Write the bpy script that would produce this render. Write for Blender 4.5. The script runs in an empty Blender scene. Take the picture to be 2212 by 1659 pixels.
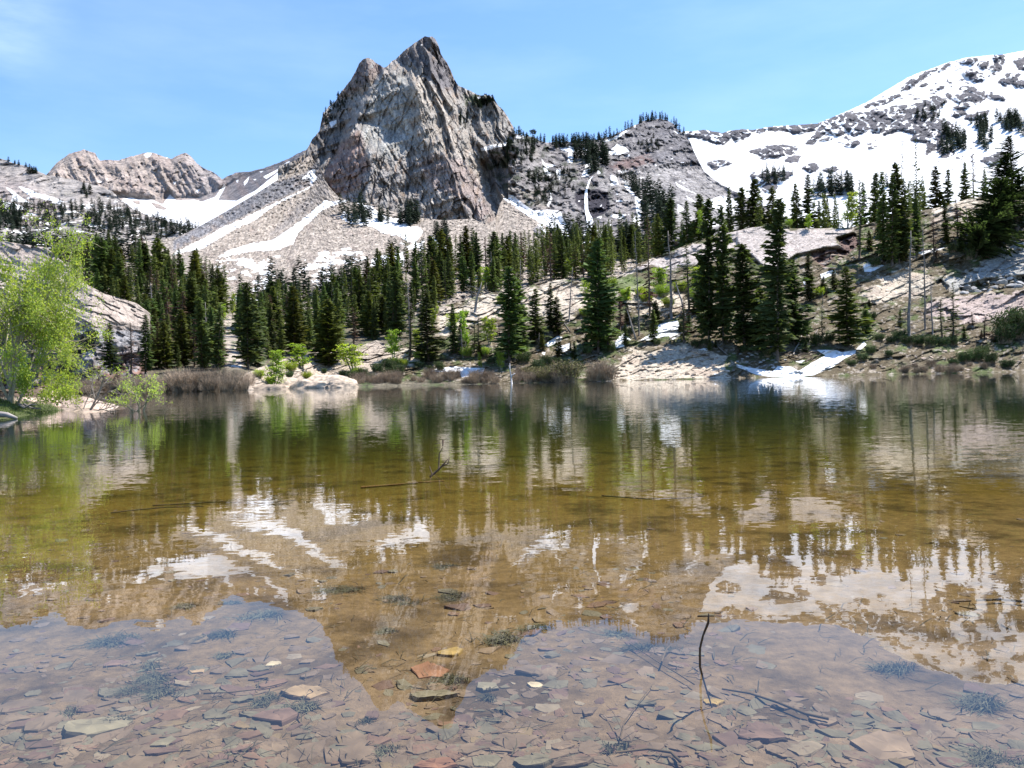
import bpy, math, random
import numpy as np
from mathutils import Matrix, Vector

C = bpy.context.scene.collection
rng = np.random.default_rng(7)
random.seed(7)
sc = bpy.context.scene

# ------------------------------------------------------------------ camera
# pixel values below are on a 2212 x 1659 frame; F is the focal length in those pixels
F, CX, CY = 1700.0, 1106.0, 829.5
CAM = np.array([0.0, 0.0, 0.60])
ROLL = math.atan(0.0227)
PITCH = 0.243 * math.pi / 180
_r = Vector((math.cos(ROLL), 0, -math.sin(ROLL)))
_f = Vector((0, math.cos(PITCH), -math.sin(PITCH)))
_f = (_f - _r * _f.dot(_r)).normalized()
_u = _r.cross(_f).normalized()
R = np.array([[_r[i], _u[i], -_f[i]] for i in range(3)])
cam_d = bpy.data.cameras.new('camera')
cam_d.sensor_width = 36
cam_d.lens = 36 * F / 2212
cam_d.clip_start = 0.05
cam_d.clip_end = 30000
cam = bpy.data.objects.new('camera', cam_d)
m = Matrix.Identity(4)
for i in range(3):
    for j in range(3):
        m[i][j] = R[i][j]
    m[i][3] = CAM[i]
cam.matrix_world = m
C.objects.link(cam)
sc.camera = cam

# ------------------------------------------------------------------ light
SUN_AZ, SUN_EL = 60.0, 62.0
world = bpy.data.worlds.new('World')
sc.world = world
world.use_nodes = True
nt = world.node_tree
nt.nodes.clear()
out = nt.nodes.new('ShaderNodeOutputWorld')
bg = nt.nodes.new('ShaderNodeBackground')
sky = nt.nodes.new('ShaderNodeTexSky')
sky.sky_type = 'NISHITA'
sky.sun_disc = False
sky.sun_elevation = math.radians(SUN_EL)
sky.sun_rotation = math.radians(SUN_AZ)
sky.altitude = 1200
sky.air_density = 1.35
sky.dust_density = 0.3
sky.ozone_density = 1.6
bg.inputs['Strength'].default_value = 0.122
# thin cirrus, laid out by direction
tc = nt.nodes.new('ShaderNodeTexCoord')
mp = nt.nodes.new('ShaderNodeMapping')
mp.inputs['Rotation'].default_value = (0.0, 0.35, 0.3)
mp.inputs['Scale'].default_value = (2.2, 2.2, 9.0)
nz = nt.nodes.new('ShaderNodeTexNoise')
nz.inputs['Scale'].default_value = 1.7
nz.inputs['Detail'].default_value = 7
nz.inputs['Roughness'].default_value = 0.55
rp = nt.nodes.new('ShaderNodeValToRGB')
rp.color_ramp.elements[0].position = 0.42
rp.color_ramp.elements[1].position = 0.80
dp = nt.nodes.new('ShaderNodeVectorMath'); dp.operation = 'DISTANCE'
dp.inputs[1].default_value = (-0.545, 0.74, 0.395)
mr = nt.nodes.new('ShaderNodeMapRange')
mr.inputs['From Min'].default_value = 0.14
mr.inputs['From Max'].default_value = 0.0
mr.interpolation_type = 'SMOOTHSTEP'
mu = nt.nodes.new('ShaderNodeMath'); mu.operation = 'MULTIPLY'
mu2 = nt.nodes.new('ShaderNodeMath'); mu2.operation = 'MULTIPLY_ADD'
mu2.inputs[1].default_value = 0.9
mix = nt.nodes.new('ShaderNodeMix'); mix.data_type = 'RGBA'
mix.inputs['B'].default_value = (6.0, 7.0, 8.2, 1)
nz2 = nt.nodes.new('ShaderNodeMath'); nz2.operation = 'MULTIPLY'; nz2.inputs[1].default_value = 0.10
L = nt.links.new
L(tc.outputs['Generated'], mp.inputs['Vector']); L(mp.outputs['Vector'], nz.inputs['Vector'])
L(nz.outputs['Fac'], rp.inputs['Fac'])
L(tc.outputs['Generated'], dp.inputs[0]); L(dp.outputs['Value'], mr.inputs['Value'])
L(rp.outputs['Color'], mu.inputs[0]); L(mr.outputs['Result'], mu.inputs[1])
L(rp.outputs['Color'], nz2.inputs[0])
L(mu.outputs[0], mu2.inputs[0]); L(nz2.outputs[0], mu2.inputs[2])
L(mu2.outputs[0], mix.inputs['Factor'])
tint = nt.nodes.new('ShaderNodeMix'); tint.data_type = 'RGBA'; tint.blend_type = 'MULTIPLY'
tint.inputs['Factor'].default_value = 1.0
tint.inputs['B'].default_value = (0.63, 0.775, 0.96, 1)
L(sky.outputs['Color'], tint.inputs['A'])
L(tint.outputs['Result'], mix.inputs['A'])
L(mix.outputs['Result'], bg.inputs['Color'])
L(bg.outputs['Background'], out.inputs['Surface'])

sun_d = bpy.data.lights.new('sun', 'SUN')
sun_d.energy = 5.0
sun_d.angle = math.radians(0.5)
sun_d.color = (1.0, 0.955, 0.89)
sun = bpy.data.objects.new('sun', sun_d)
a, e = math.radians(SUN_AZ), math.radians(SUN_EL)
TO_SUN = Vector((math.sin(a) * math.cos(e), math.cos(a) * math.cos(e), math.sin(e)))
sun.rotation_euler = TO_SUN.to_track_quat('Z', 'Y').to_euler()
sun.location = (0, 0, 50)
C.objects.link(sun)

sc.view_settings.view_transform = 'Standard'
sc.view_settings.look = 'None'
sc.view_settings.exposure = 1.0
sc.view_settings.gamma = 1.0
sc.cycles.max_bounces = 8
sc.cycles.transparent_max_bounces = 12
sc.cycles.diffuse_bounces = 3
sc.cycles.glossy_bounces = 3
sc.cycles.caustics_reflective = False
sc.cycles.caustics_refractive = False
sc.cycles.use_denoising = True

# ------------------------------------------------------------------ helpers
def HZ(x):                       # row of the horizon
    return 826.0 - 0.0227 * (np.asarray(x, float) - 945.0)

def W(x, y, D):                  # frame position at depth D -> world
    x, y, D = np.broadcast_arrays(np.asarray(x, float), np.asarray(y, float), np.asarray(D, float))
    c = np.stack([(x - CX) / F * D, (CY - y) / F * D, -D], -1)
    return c @ R.T + CAM

def on_plane(x, y, z):           # where the ray through x, y meets height z
    d = W(x, y, 1.0) - CAM
    t = (z - CAM[2]) / d[..., 2]
    return CAM + d * t[..., None]

_CR = {1: (0, 500, 1100 / 1521), 2: (1000, 100, 1200 / 1810), 3: (1900, 350, 1000 / 2212),
       4: (2700, 150, 1332 / 2210), 5: (900, 950, 1100 / 2212), 6: (1900, 900, 1100 / 2212), 7: (2900, 700, 1132 / 2087)}
def K(n, *pts):
    ox, oy, s = _CR[n]
    k = 2212 / 4032
    return [((ox + px * s) * k, (oy + py * s) * k) for px, py in pts]
def K1(n, x, y):
    return K(n, (x, y))[0]

def _h(ix, iy, iz, s):
    h = (ix * 374761393 + iy * 668265263 + iz * 1274126177 + s * 974634777) & 0xffffffff
    h = ((h ^ (h >> 13)) * 1274126177) & 0xffffffff
    h = ((h ^ (h >> 16)) * 2246822519) & 0xffffffff
    return ((h ^ (h >> 13)) & 0xffffff) / float(0xffffff)

def vn(x, y, z=0.0, s=0):        # value noise 0..1
    x, y, z = np.broadcast_arrays(np.asarray(x, float), np.asarray(y, float), np.asarray(z, float))
    fx, fy, fz = np.floor(x), np.floor(y), np.floor(z)
    ix, iy, iz = fx.astype(np.int64), fy.astype(np.int64), fz.astype(np.int64)
    tx, ty, tz = x - fx, y - fy, z - fz
    tx, ty, tz = [t * t * (3 - 2 * t) for t in (tx, ty, tz)]
    r = 0
    for dx in (0, 1):
        for dy in (0, 1):
            for dz in (0, 1):
                r = r + _h(ix + dx, iy + dy, iz + dz, s) * (tx if dx else 1 - tx) * (ty if dy else 1 - ty) * (tz if dz else 1 - tz)
    return r

def fbm(x, y, z=0.0, o=4, s=0, g=0.5):
    r, a, n = 0, 1.0, 0
    for i in range(o):
        k = 2.03 ** i
        r = r + a * (vn(np.asarray(x) * k + i * 7.3, np.asarray(y) * k, np.asarray(z) * k, s + i) - 0.5)
        n += a; a *= g
    return r / n                  # about -0.5..0.5

def ridged(x, y, z=0.0, o=3, s=0):
    r, a, n = 0, 1.0, 0
    for i in range(o):
        k = 2.1 ** i
        r = r + a * (1 - np.abs(2 * vn(np.asarray(x) * k, np.asarray(y) * k, np.asarray(z) * k, s + i) - 1))
        n += a; a *= 0.5
    return r / n                  # 0..1

def cells(x, y, s=0, tilt=1.0):  # 2-d blocks: (height with tilted tops, distance to border)
    x, y = np.asarray(x, float), np.asarray(y, float)
    ix, iy = np.floor(x).astype(np.int64), np.floor(y).astype(np.int64)
    b1 = np.full(x.shape, 9.0); b2 = np.full(x.shape, 9.0); v = np.zeros(x.shape)
    for dx in (-1, 0, 1):
        for dy in (-1, 0, 1):
            jx, jy = ix + dx, iy + dy
            cx, cy = jx + _h(jx, jy, 0, s), jy + _h(jx, jy, 1, s)
            d = np.hypot(x - cx, y - cy)
            val = _h(jx, jy, 2, s) - 0.5 + tilt * ((x - cx) * (_h(jx, jy, 3, s) - 0.5) + (y - cy) * (_h(jx, jy, 4, s) - 0.5))
            n1 = d < b1
            b2 = np.where(n1, b1, np.minimum(b2, d))
            v = np.where(n1, val, v)
            b1 = np.where(n1, d, b1)
    return v, b2 - b1

def sd(X, Y, poly):              # signed distance to an outline, positive inside
    p = np.array(poly, float)
    n = len(p)
    best = np.full(X.shape, 1e9)
    ins = np.zeros(X.shape, bool)
    for i in range(n):
        x0, y0 = p[i]; x1, y1 = p[(i + 1) % n]
        ex, ey = x1 - x0, y1 - y0
        t = np.clip(((X - x0) * ex + (Y - y0) * ey) / (ex * ex + ey * ey + 1e-9), 0, 1)
        best = np.minimum(best, np.hypot(X - x0 - t * ex, Y - y0 - t * ey))
        if y0 != y1:
            c = ((y0 > Y) != (y1 > Y)) & (X < ex * (Y - y0) / ey + x0)
            ins ^= c
    return np.where(ins, best, -best)

def soft(v, a, b):
    t = np.clip((v - a) / (b - a), 0, 1)
    return t * t * (3 - 2 * t)

def L1(pts):
    p = np.array(sorted(pts), float)
    return lambda x: np.interp(x, p[:, 0], p[:, 1])

def tag(o, label=None, cat=None, group=None, kind=None):
    if label: o['label'] = label
    if cat: o['category'] = cat
    if group: o['group'] = group
    if kind: o['kind'] = kind
    return o

def mesh_np(name, V, Fc, mats, fm=None, smooth=False):
    """V (n,3); Fc list of arrays of faces, each (k,3) or (k,4)"""
    me = bpy.data.meshes.new(name)
    V = np.asarray(V, np.float32)
    if not isinstance(Fc, list) or isinstance(Fc[0], tuple): Fc = [np.array(Fc)]
    Fc = [np.asarray(f, np.int32) for f in Fc if len(f)]
    me.vertices.add(len(V)); me.vertices.foreach_set('co', V.ravel())
    idx = np.concatenate([f.ravel() for f in Fc])
    tot = np.concatenate([np.full(len(f), f.shape[1], np.int32) for f in Fc])
    st = np.concatenate([[0], np.cumsum(tot)[:-1]]).astype(np.int32)
    me.loops.add(len(idx)); me.loops.foreach_set('vertex_index', idx)
    me.polygons.add(len(tot)); me.polygons.foreach_set('loop_start', st)
    try: me.polygons.foreach_set('loop_total', tot)
    except Exception: pass
    for mt in (mats if isinstance(mats, list) else [mats]):
        me.materials.append(mt)
    if fm is not None: me.polygons.foreach_set('material_index', np.asarray(fm, np.int32))
    me.polygons.foreach_set('use_smooth', np.full(len(tot), smooth))
    me.update(calc_edges=True)
    return me

def add(name, me, parent=None):
    o = bpy.data.objects.new(name, me)
    C.objects.link(o)
    if parent is not None: o.parent = parent
    return o

# ------------------------------------------------------------------ materials
def new_mat(name):
    mt = bpy.data.materials.new(name); mt.use_nodes = True
    n = mt.node_tree; n.nodes.clear()
    o = n.nodes.new('ShaderNodeOutputMaterial')
    return mt, n, o

def nd(n, t, **k):
    x = n.nodes.new(t)
    for a_, v in k.items():
        if a_.startswith('i_'):
            x.inputs[a_[2:].replace('_', ' ')].default_value = v
        else: setattr(x, a_, v)
    return x

def mat_terrain(name, fine, bump=0.6, bdist=1.0, snow_noise=0.35, vary=0.55, stretch=(1, 1, 1)):
    mt, n, o = new_mat(name)
    L = n.links.new
    pb = nd(n, 'ShaderNodeBsdfPrincipled', i_Roughness=0.92)
    pb.inputs['Specular IOR Level'].default_value = 0.15
    al = nd(n, 'ShaderNodeAttribute', attribute_name='albedo')
    sn = nd(n, 'ShaderNodeAttribute', attribute_name='snow')
    tcn = nd(n, 'ShaderNodeTexCoord')
    mpn = nd(n, 'ShaderNodeMapping'); mpn.inputs['Scale'].default_value = stretch
    L(tcn.outputs['Object'], mpn.inputs['Vector'])
    n1 = nd(n, 'ShaderNodeTexNoise', i_Scale=fine, i_Detail=6.0, i_Roughness=0.65)
    n2 = nd(n, 'ShaderNodeTexNoise', i_Scale=fine * 0.17, i_Detail=4.0, i_Roughness=0.6)
    vo = nd(n, 'ShaderNodeTexVoronoi', feature='DISTANCE_TO_EDGE', i_Scale=fine * 0.6)
    for q in (n1, n2, vo): L(mpn.outputs['Vector'], q.inputs['Vector'])
    # tone variation
    r1 = nd(n, 'ShaderNodeMapRange'); r1.inputs['From Min'].default_value = 0.3; r1.inputs['From Max'].default_value = 0.7
    r1.inputs['To Min'].default_value = 1 - vary; r1.inputs['To Max'].default_value = 1 + vary * 0.8
    L(n1.outputs['Fac'], r1.inputs['Value'])
    r2 = nd(n, 'ShaderNodeMapRange'); r2.inputs['From Min'].default_value = 0.3; r2.inputs['From Max'].default_value = 0.7
    r2.inputs['To Min'].default_value = 0.82; r2.inputs['To Max'].default_value = 1.18
    L(n2.outputs['Fac'], r2.inputs['Value'])
    cr = nd(n, 'ShaderNodeMapRange'); cr.inputs['From Min'].default_value = 0.0; cr.inputs['From Max'].default_value = 0.09
    cr.inputs['To Min'].default_value = 0.62; cr.inputs['To Max'].default_value = 1.0
    L(vo.outputs['Distance'], cr.inputs['Value'])
    m1 = nd(n, 'ShaderNodeMath', operation='MULTIPLY'); L(r1.outputs[0], m1.inputs[0]); L(r2.outputs[0], m1.inputs[1])
    m2 = nd(n, 'ShaderNodeMath', operation='MULTIPLY'); L(m1.outputs[0], m2.inputs[0]); L(cr.outputs[0], m2.inputs[1])
    sc_ = nd(n, 'ShaderNodeVectorMath', operation='SCALE')
    L(al.outputs['Color'], sc_.inputs[0]); L(m2.outputs[0], sc_.inputs['Scale'])
    # snow
    n3 = nd(n, 'ShaderNodeTexNoise', i_Scale=fine * 0.5, i_Detail=5.0, i_Roughness=0.6)
    L(mpn.outputs['Vector'], n3.inputs['Vector'])
    ms = nd(n, 'ShaderNodeMath', operation='MULTIPLY_ADD'); ms.inputs[1].default_value = snow_noise * 2; ms.inputs[2].default_value = -snow_noise
    L(n3.outputs['Fac'], ms.inputs[0])
    ad = nd(n, 'ShaderNodeMath', operation='ADD'); L(ms.outputs[0], ad.inputs[0]); L(sn.outputs['Fac'], ad.inputs[1])
    sr = nd(n, 'ShaderNodeMapRange'); sr.inputs['From Min'].default_value = -0.02; sr.inputs['From Max'].default_value = 0.04
    L(ad.outputs[0], sr.inputs['Value'])
    mx = nd(n, 'ShaderNodeMix', data_type='RGBA')
    sd_ = nd(n, 'ShaderNodeMapRange'); sd_.inputs['From Min'].default_value = 0.35; sd_.inputs['From Max'].default_value = 0.62
    L(n2.outputs['Fac'], sd_.inputs['Value'])
    sc_m = nd(n, 'ShaderNodeMix', data_type='RGBA'); sc_m.inputs['A'].default_value = (0.62, 0.60, 0.58, 1); sc_m.inputs['B'].default_value = (0.82, 0.84, 0.87, 1)
    L(sd_.outputs[0], sc_m.inputs['Factor']); L(sc_m.outputs['Result'], mx.inputs['B'])
    L(sr.outputs[0], mx.inputs['Factor']); L(sc_.outputs[0], mx.inputs['A'])
    L(mx.outputs['Result'], pb.inputs['Base Color'])
    bs = nd(n, 'ShaderNodeMath', operation='MULTIPLY_ADD'); bs.inputs[1].default_value = -bump * 0.85; bs.inputs[2].default_value = bump
    L(sr.outputs[0], bs.inputs[0])
    bp = nd(n, 'ShaderNodeBump'); bp.inputs['Distance'].default_value = bdist
    L(bs.outputs[0], bp.inputs['Strength']); L(m1.outputs[0], bp.inputs['Height']); L(bp.outputs['Normal'], pb.inputs['Normal'])
    L(pb.outputs[0], o.inputs['Surface'])
    return mt

def mat_simple(name, col, var=0.25, rough=0.9, scale=8.0, trans=0.0, hue=0.0, tcol=None, spec=0.2):
    mt, n, o = new_mat(name)
    L = n.links.new
    pb = nd(n, 'ShaderNodeBsdfPrincipled', i_Roughness=rough)
    pb.inputs['Specular IOR Level'].default_value = spec
    oi = nd(n, 'ShaderNodeObjectInfo')
    tcn = nd(n, 'ShaderNodeTexCoord')
    nz_ = nd(n, 'ShaderNodeTexNoise', i_Scale=scale, i_Detail=3.0)
    L(tcn.outputs['Object'], nz_.inputs['Vector'])
    a1 = nd(n, 'ShaderNodeMapRange'); a1.inputs['From Min'].default_value = 0.3; a1.inputs['From Max'].default_value = 0.7
    a1.inputs['To Min'].default_value = 1 - var; a1.inputs['To Max'].default_value = 1 + var
    L(nz_.outputs['Fac'], a1.inputs['Value'])
    a2 = nd(n, 'ShaderNodeMapRange'); a2.inputs['To Min'].default_value = 1 - var * 0.8; a2.inputs['To Max'].default_value = 1 + var * 0.8
    L(oi.outputs['Random'], a2.inputs['Value'])
    mm = nd(n, 'ShaderNodeMath', operation='MULTIPLY'); L(a1.outputs[0], mm.inputs[0]); L(a2.outputs[0], mm.inputs[1])
    hs = nd(n, 'ShaderNodeHueSaturation'); hs.inputs['Color'].default_value = (*col, 1)
    hr = nd(n, 'ShaderNodeMapRange'); hr.inputs['To Min'].default_value = 0.5 - hue; hr.inputs['To Max'].default_value = 0.5 + hue
    mw = nd(n, 'ShaderNodeMath', operation='MULTIPLY'); mw.inputs[1].default_value = 7.31
    fr = nd(n, 'ShaderNodeMath', operation='FRACT')
    L(oi.outputs['Random'], mw.inputs[0]); L(mw.outputs[0], fr.inputs[0]); L(fr.outputs[0], hr.inputs['Value'])
    L(hr.outputs[0], hs.inputs['Hue']); L(mm.outputs[0], hs.inputs['Value'])
    L(hs.outputs[0], pb.inputs['Base Color'])
    if trans > 0:
        tr = nd(n, 'ShaderNodeBsdfTranslucent')
        if tcol:
            tm = nd(n, 'ShaderNodeMix', data_type='RGBA', blend_type='MULTIPLY')
            tm.inputs['Factor'].default_value = 1.0; tm.inputs['B'].default_value = (*tcol, 1)
            L(hs.outputs[0], tm.inputs['A']); L(tm.outputs['Result'], tr.inputs['Color'])
        else: L(hs.outputs[0], tr.inputs['Color'])
        mxs = nd(n, 'ShaderNodeMixShader'); mxs.inputs['Fac'].default_value = trans
        L(pb.outputs[0], mxs.inputs[1]); L(tr.outputs[0], mxs.inputs[2]); L(mxs.outputs[0], o.inputs['Surface'])
    else: L(pb.outputs[0], o.inputs['Surface'])
    return mt

M_NEEDLE = mat_simple('conifer needles', (0.082, 0.110, 0.034), 0.55, 0.8, 22.0, 0.30, 0.025, (1.5, 1.6, 0.9))
M_NEEDLE_DARK = mat_simple('dark spruce needles', (0.046, 0.066, 0.024), 0.5, 0.8, 22.0, 0.22, 0.02, (1.5, 1.6, 0.9))
M_NEEDLE2 = mat_simple('olive conifer needles', (0.085, 0.100, 0.022), 0.45, 0.8, 22.0, 0.25, 0.02, (1.5, 1.5, 0.8))
M_NEEDLE_FAR = mat_simple('high conifer needles', (0.034, 0.052, 0.034), 0.35, 0.85, 0.15, 0.2, 0.01)
M_RUST = mat_simple('dying brown needles', (0.13, 0.075, 0.055), 0.3, 0.9, 0.6, 0.15, 0.02)
M_BARK = mat_simple('conifer bark', (0.13, 0.10, 0.08), 0.3, 0.95, 3.0)
M_GREYWOOD = mat_simple('weathered dead wood', (0.26, 0.23, 0.21), 0.3, 0.95, 3.0)
M_PALEWOOD = mat_simple('pale aspen bark', (0.33, 0.29, 0.20), 0.3, 0.85, 8.0)
M_ASPEN = mat_simple('spring aspen leaves', (0.27, 0.38, 0.045), 0.3, 0.6, 2.0, 0.45, 0.015, (1.5, 1.4, 0.8))
M_LEAF = mat_simple('fresh yellow green leaves', (0.33, 0.47, 0.085), 0.3, 0.55, 3.0, 0.5, 0.015, (1.5, 1.35, 0.8))
M_WILLOW = mat_simple('bare brown willow stems', (0.31, 0.235, 0.165), 0.45, 0.95, 3.0)
M_WILLOW_G = mat_simple('budding willow stems', (0.20, 0.19, 0.07), 0.3, 0.95, 3.0)
M_SHRUB = mat_simple('dark shrub leaves', (0.06, 0.10, 0.03), 0.35, 0.8, 2.0, 0.25, 0.02)
M_SEDGE = mat_simple('submerged sedge blades', (0.095, 0.088, 0.050), 0.5, 0.8, 20.0)
M_LOG = mat_simple('orange brown sunken wood', (0.17, 0.095, 0.028), .4, .8, 6)
M_SUNK = mat_simple('silted sunken wood', (0.085, 0.058, 0.030), .3, .8, 6)
M_WATERWOOD = mat_simple('soaked dark wood', (0.065, 0.045, 0.032), 0.3, 0.7, 20.0)

# ------------------------------------------------------------------ terrain sheets
class Sheet: pass
SHEETS = {}

def sheet(name, x0, x1, step, ystep, top, bot, Dfun, disp, colour, snow, mat, back=(80, 60), jag=(0, 8), smooth=True, kind='structure'):
    xs = np.arange(x0, x1 + step, step)
    T, B = top(xs), bot(xs)
    if jag[0]:
        T = T + jag[0] * 2 * fbm(xs / jag[1], 0.5, 0, 4, 31)
    n = int(np.ceil(np.max(B - T) / ystep)) + 1
    v = np.linspace(0, 1, n)[:, None]
    X = np.broadcast_to(xs, (n, len(xs))).copy()
    Y = B[None] + (T - B)[None] * v
    D = Dfun(X, Y)
    D = D + disp(X, Y, D)
    P = W(X, Y, D)
    col = colour(X, Y, P)
    sw = snow(X, Y, P)
    # the far side falls away behind the crest
    d = P[-1] - CAM; d[:, 2] = 0
    d /= np.linalg.norm(d, axis=1)[:, None]
    rows, cr, sr_ = [P], [col], [sw]
    for k in (0.08, 0.3, 0.65, 1.0):
        q = P[-1] + d * back[0] * k
        q[:, 2] -= back[1] * k ** 1.2
        rows.append(q[None]); cr.append(col[-1:]); sr_.append(sw[-1:])
    A = np.concatenate(rows, 0); col = np.concatenate(cr, 0); sw = np.concatenate(sr_, 0)
    r, c = A.shape[:2]
    ii = np.arange(r * c).reshape(r, c)
    q = np.stack([ii[:-1, :-1], ii[:-1, 1:], ii[1:, 1:], ii[1:, :-1]], -1).reshape(-1, 4)
    me = mesh_np(name, A.reshape(-1, 3), q, mat, smooth=smooth)
    ca = me.attributes.new('albedo', 'FLOAT_COLOR', 'POINT')
    cc = np.ones((r * c, 4), np.float32); cc[:, :3] = np.clip(col.reshape(-1, 3), 0.01, 0.85)
    ca.data.foreach_set('color', cc.ravel())
    sa = me.attributes.new('snow', 'FLOAT', 'POINT')
    sa.data.foreach_set('value', np.asarray(sw, np.float32).ravel())
    o = tag(add(name, me), kind=kind)
    s = Sheet(); s.xs, s.T, s.B, s.P, s.n, s.o = xs, T, B, P, n, o
    SHEETS[name] = s
    return s

def ground(s, x, y):             # the point of a sheet seen at x, y
    i = int(np.clip(round((x - s.xs[0]) / (s.xs[1] - s.xs[0])), 0, len(s.xs) - 1))
    v = (y - s.B[i]) / (s.T[i] - s.B[i])
    j = int(np.clip(round(v * (s.n - 1)), 0, s.n - 1))
    return s.P[j, i]

def rgb(X, c):
    return np.ones(X.shape + (3,)) * np.array(c)

def blend(col, m, c):
    m = np.clip(m, 0, 1)[..., None]
    return col * (1 - m) + np.array(c) * m

# ---- far ridges on the left
t_far = L1([(-300, 372), (60, 372), (100, 378), (122, 352), (150, 332), (180, 323), (205, 330), (215, 347), (235, 345), (255, 347), (275, 340), (300, 334),
            (312, 330), (332, 330), (350, 337), (370, 343), (385, 335), (400, 330), (412, 337), (425, 352), (440, 364), (462, 372), (480, 387), (490, 381),
            (510, 373), (540, 370), (560, 366), (590, 356), (620, 344), (655, 326), (700, 312), (760, 300)])
far_base = L1([(-300, 420), (250, 425), (270, 424), (300, 430), (350, 440), (357, 424), (365, 416), (380, 431), (420, 428), (440, 434), (470, 420), (490, 402), (520, 378), (700, 330)])
far_smooth = L1([(-300, 425), (250, 426), (300, 430), (350, 430), (430, 426), (490, 402), (520, 385), (700, 330)])
def D_far(X, Y):
    hgt = far_smooth(X) - Y
    return 1500 + np.where(hgt > 0, hgt * 1.7, np.maximum(hgt, -75) * 7.0) - 0.5 * np.clip(X - 450, 0, 300)
def dp_far(X, Y, D):
    rock = soft(far_base(X) - Y, -2, 16)
    k = X - 0.55 * Y
    rb = ridged(k / 26, Y / 80, 0, 4, 3)
    c, b = cells(X / 9, Y / 8, 5)
    return -rock * (rb * 42 + c * 9) + 40 * rock * soft(t_far(X) + 16 - Y, 0, 16)
bowl = K(1, (670, 388), (720, 385), (760, 395), (830, 395), (885, 420), (925, 362), (960, 400), (1060, 395), (1100, 405), (1170, 380), (1220, 308), (1232, 320), (1190, 395),
         (1290, 400), (1390, 345), (1521, 240), (1650, 170), (1700, 300), (1500, 420), (1150, 540), (1000, 560), (700, 560), (640, 420))
def col_far(X, Y, P):
    c = rgb(X, (0.40, 0.335, 0.295))
    c = blend(c, soft(X, 330, 470) * 0.7, (0.28, 0.255, 0.255))
    c = blend(c, soft(X, 470, 540), (0.15, 0.145, 0.16))
    c = blend(c, 1.4 * ridged((X - 0.5 * Y) / 20, Y / 60, 0, 2, 8) - 0.85, (0.27, 0.205, 0.185))
    return c
def sn_far(X, Y, P):
    s = sd(X, Y, bowl) / 8
    for q in (K(1, (720, 402), (760, 402), (762, 425), (735, 418)), K(1, (820, 412), (860, 418), (915, 448), (890, 452), (850, 440))):
        s = np.minimum(s, -sd(X, Y, q) / 6)
    for q in (K(1, (780, 150), (810, 138), (830, 142), (815, 165), (795, 168)), K(1, (895, 168), (915, 165), (912, 176)), K(1, (1325, 300), (1350, 275), (1360, 262), (1350, 300), (1330, 322)),
              K(1, (1280, 290), (1300, 285), (1295, 312)), K(1, (1400, 240), (1440, 238), (1420, 250)), K(1, (1430, 270), (1500, 235), (1560, 190), (1600, 175), (1530, 230), (1450, 285)),
              K(1, (940, 300), (965, 290), (950, 320)), K(1, (1060, 350), (1090, 335), (1075, 360)),
              K(1, (1370, 285), (1400, 280), (1390, 293)), K(1, (520, 290), (560, 296), (540, 305))):
        s = np.maximum(s, sd(X, Y, q) / 6)
    return np.clip(s, -1, 1) - 0.05
MT_FAR = mat_terrain('far ridge rock and snow', 0.06, 0.9, 9.0, 0.22, 0.35)
far = sheet('far_ridge', -300, 780, 2.0, 2.0, t_far, lambda x: x * 0 + 530, D_far, dp_far, col_far, sn_far, MT_FAR, (300, 150), (1.6, 6))

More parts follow.
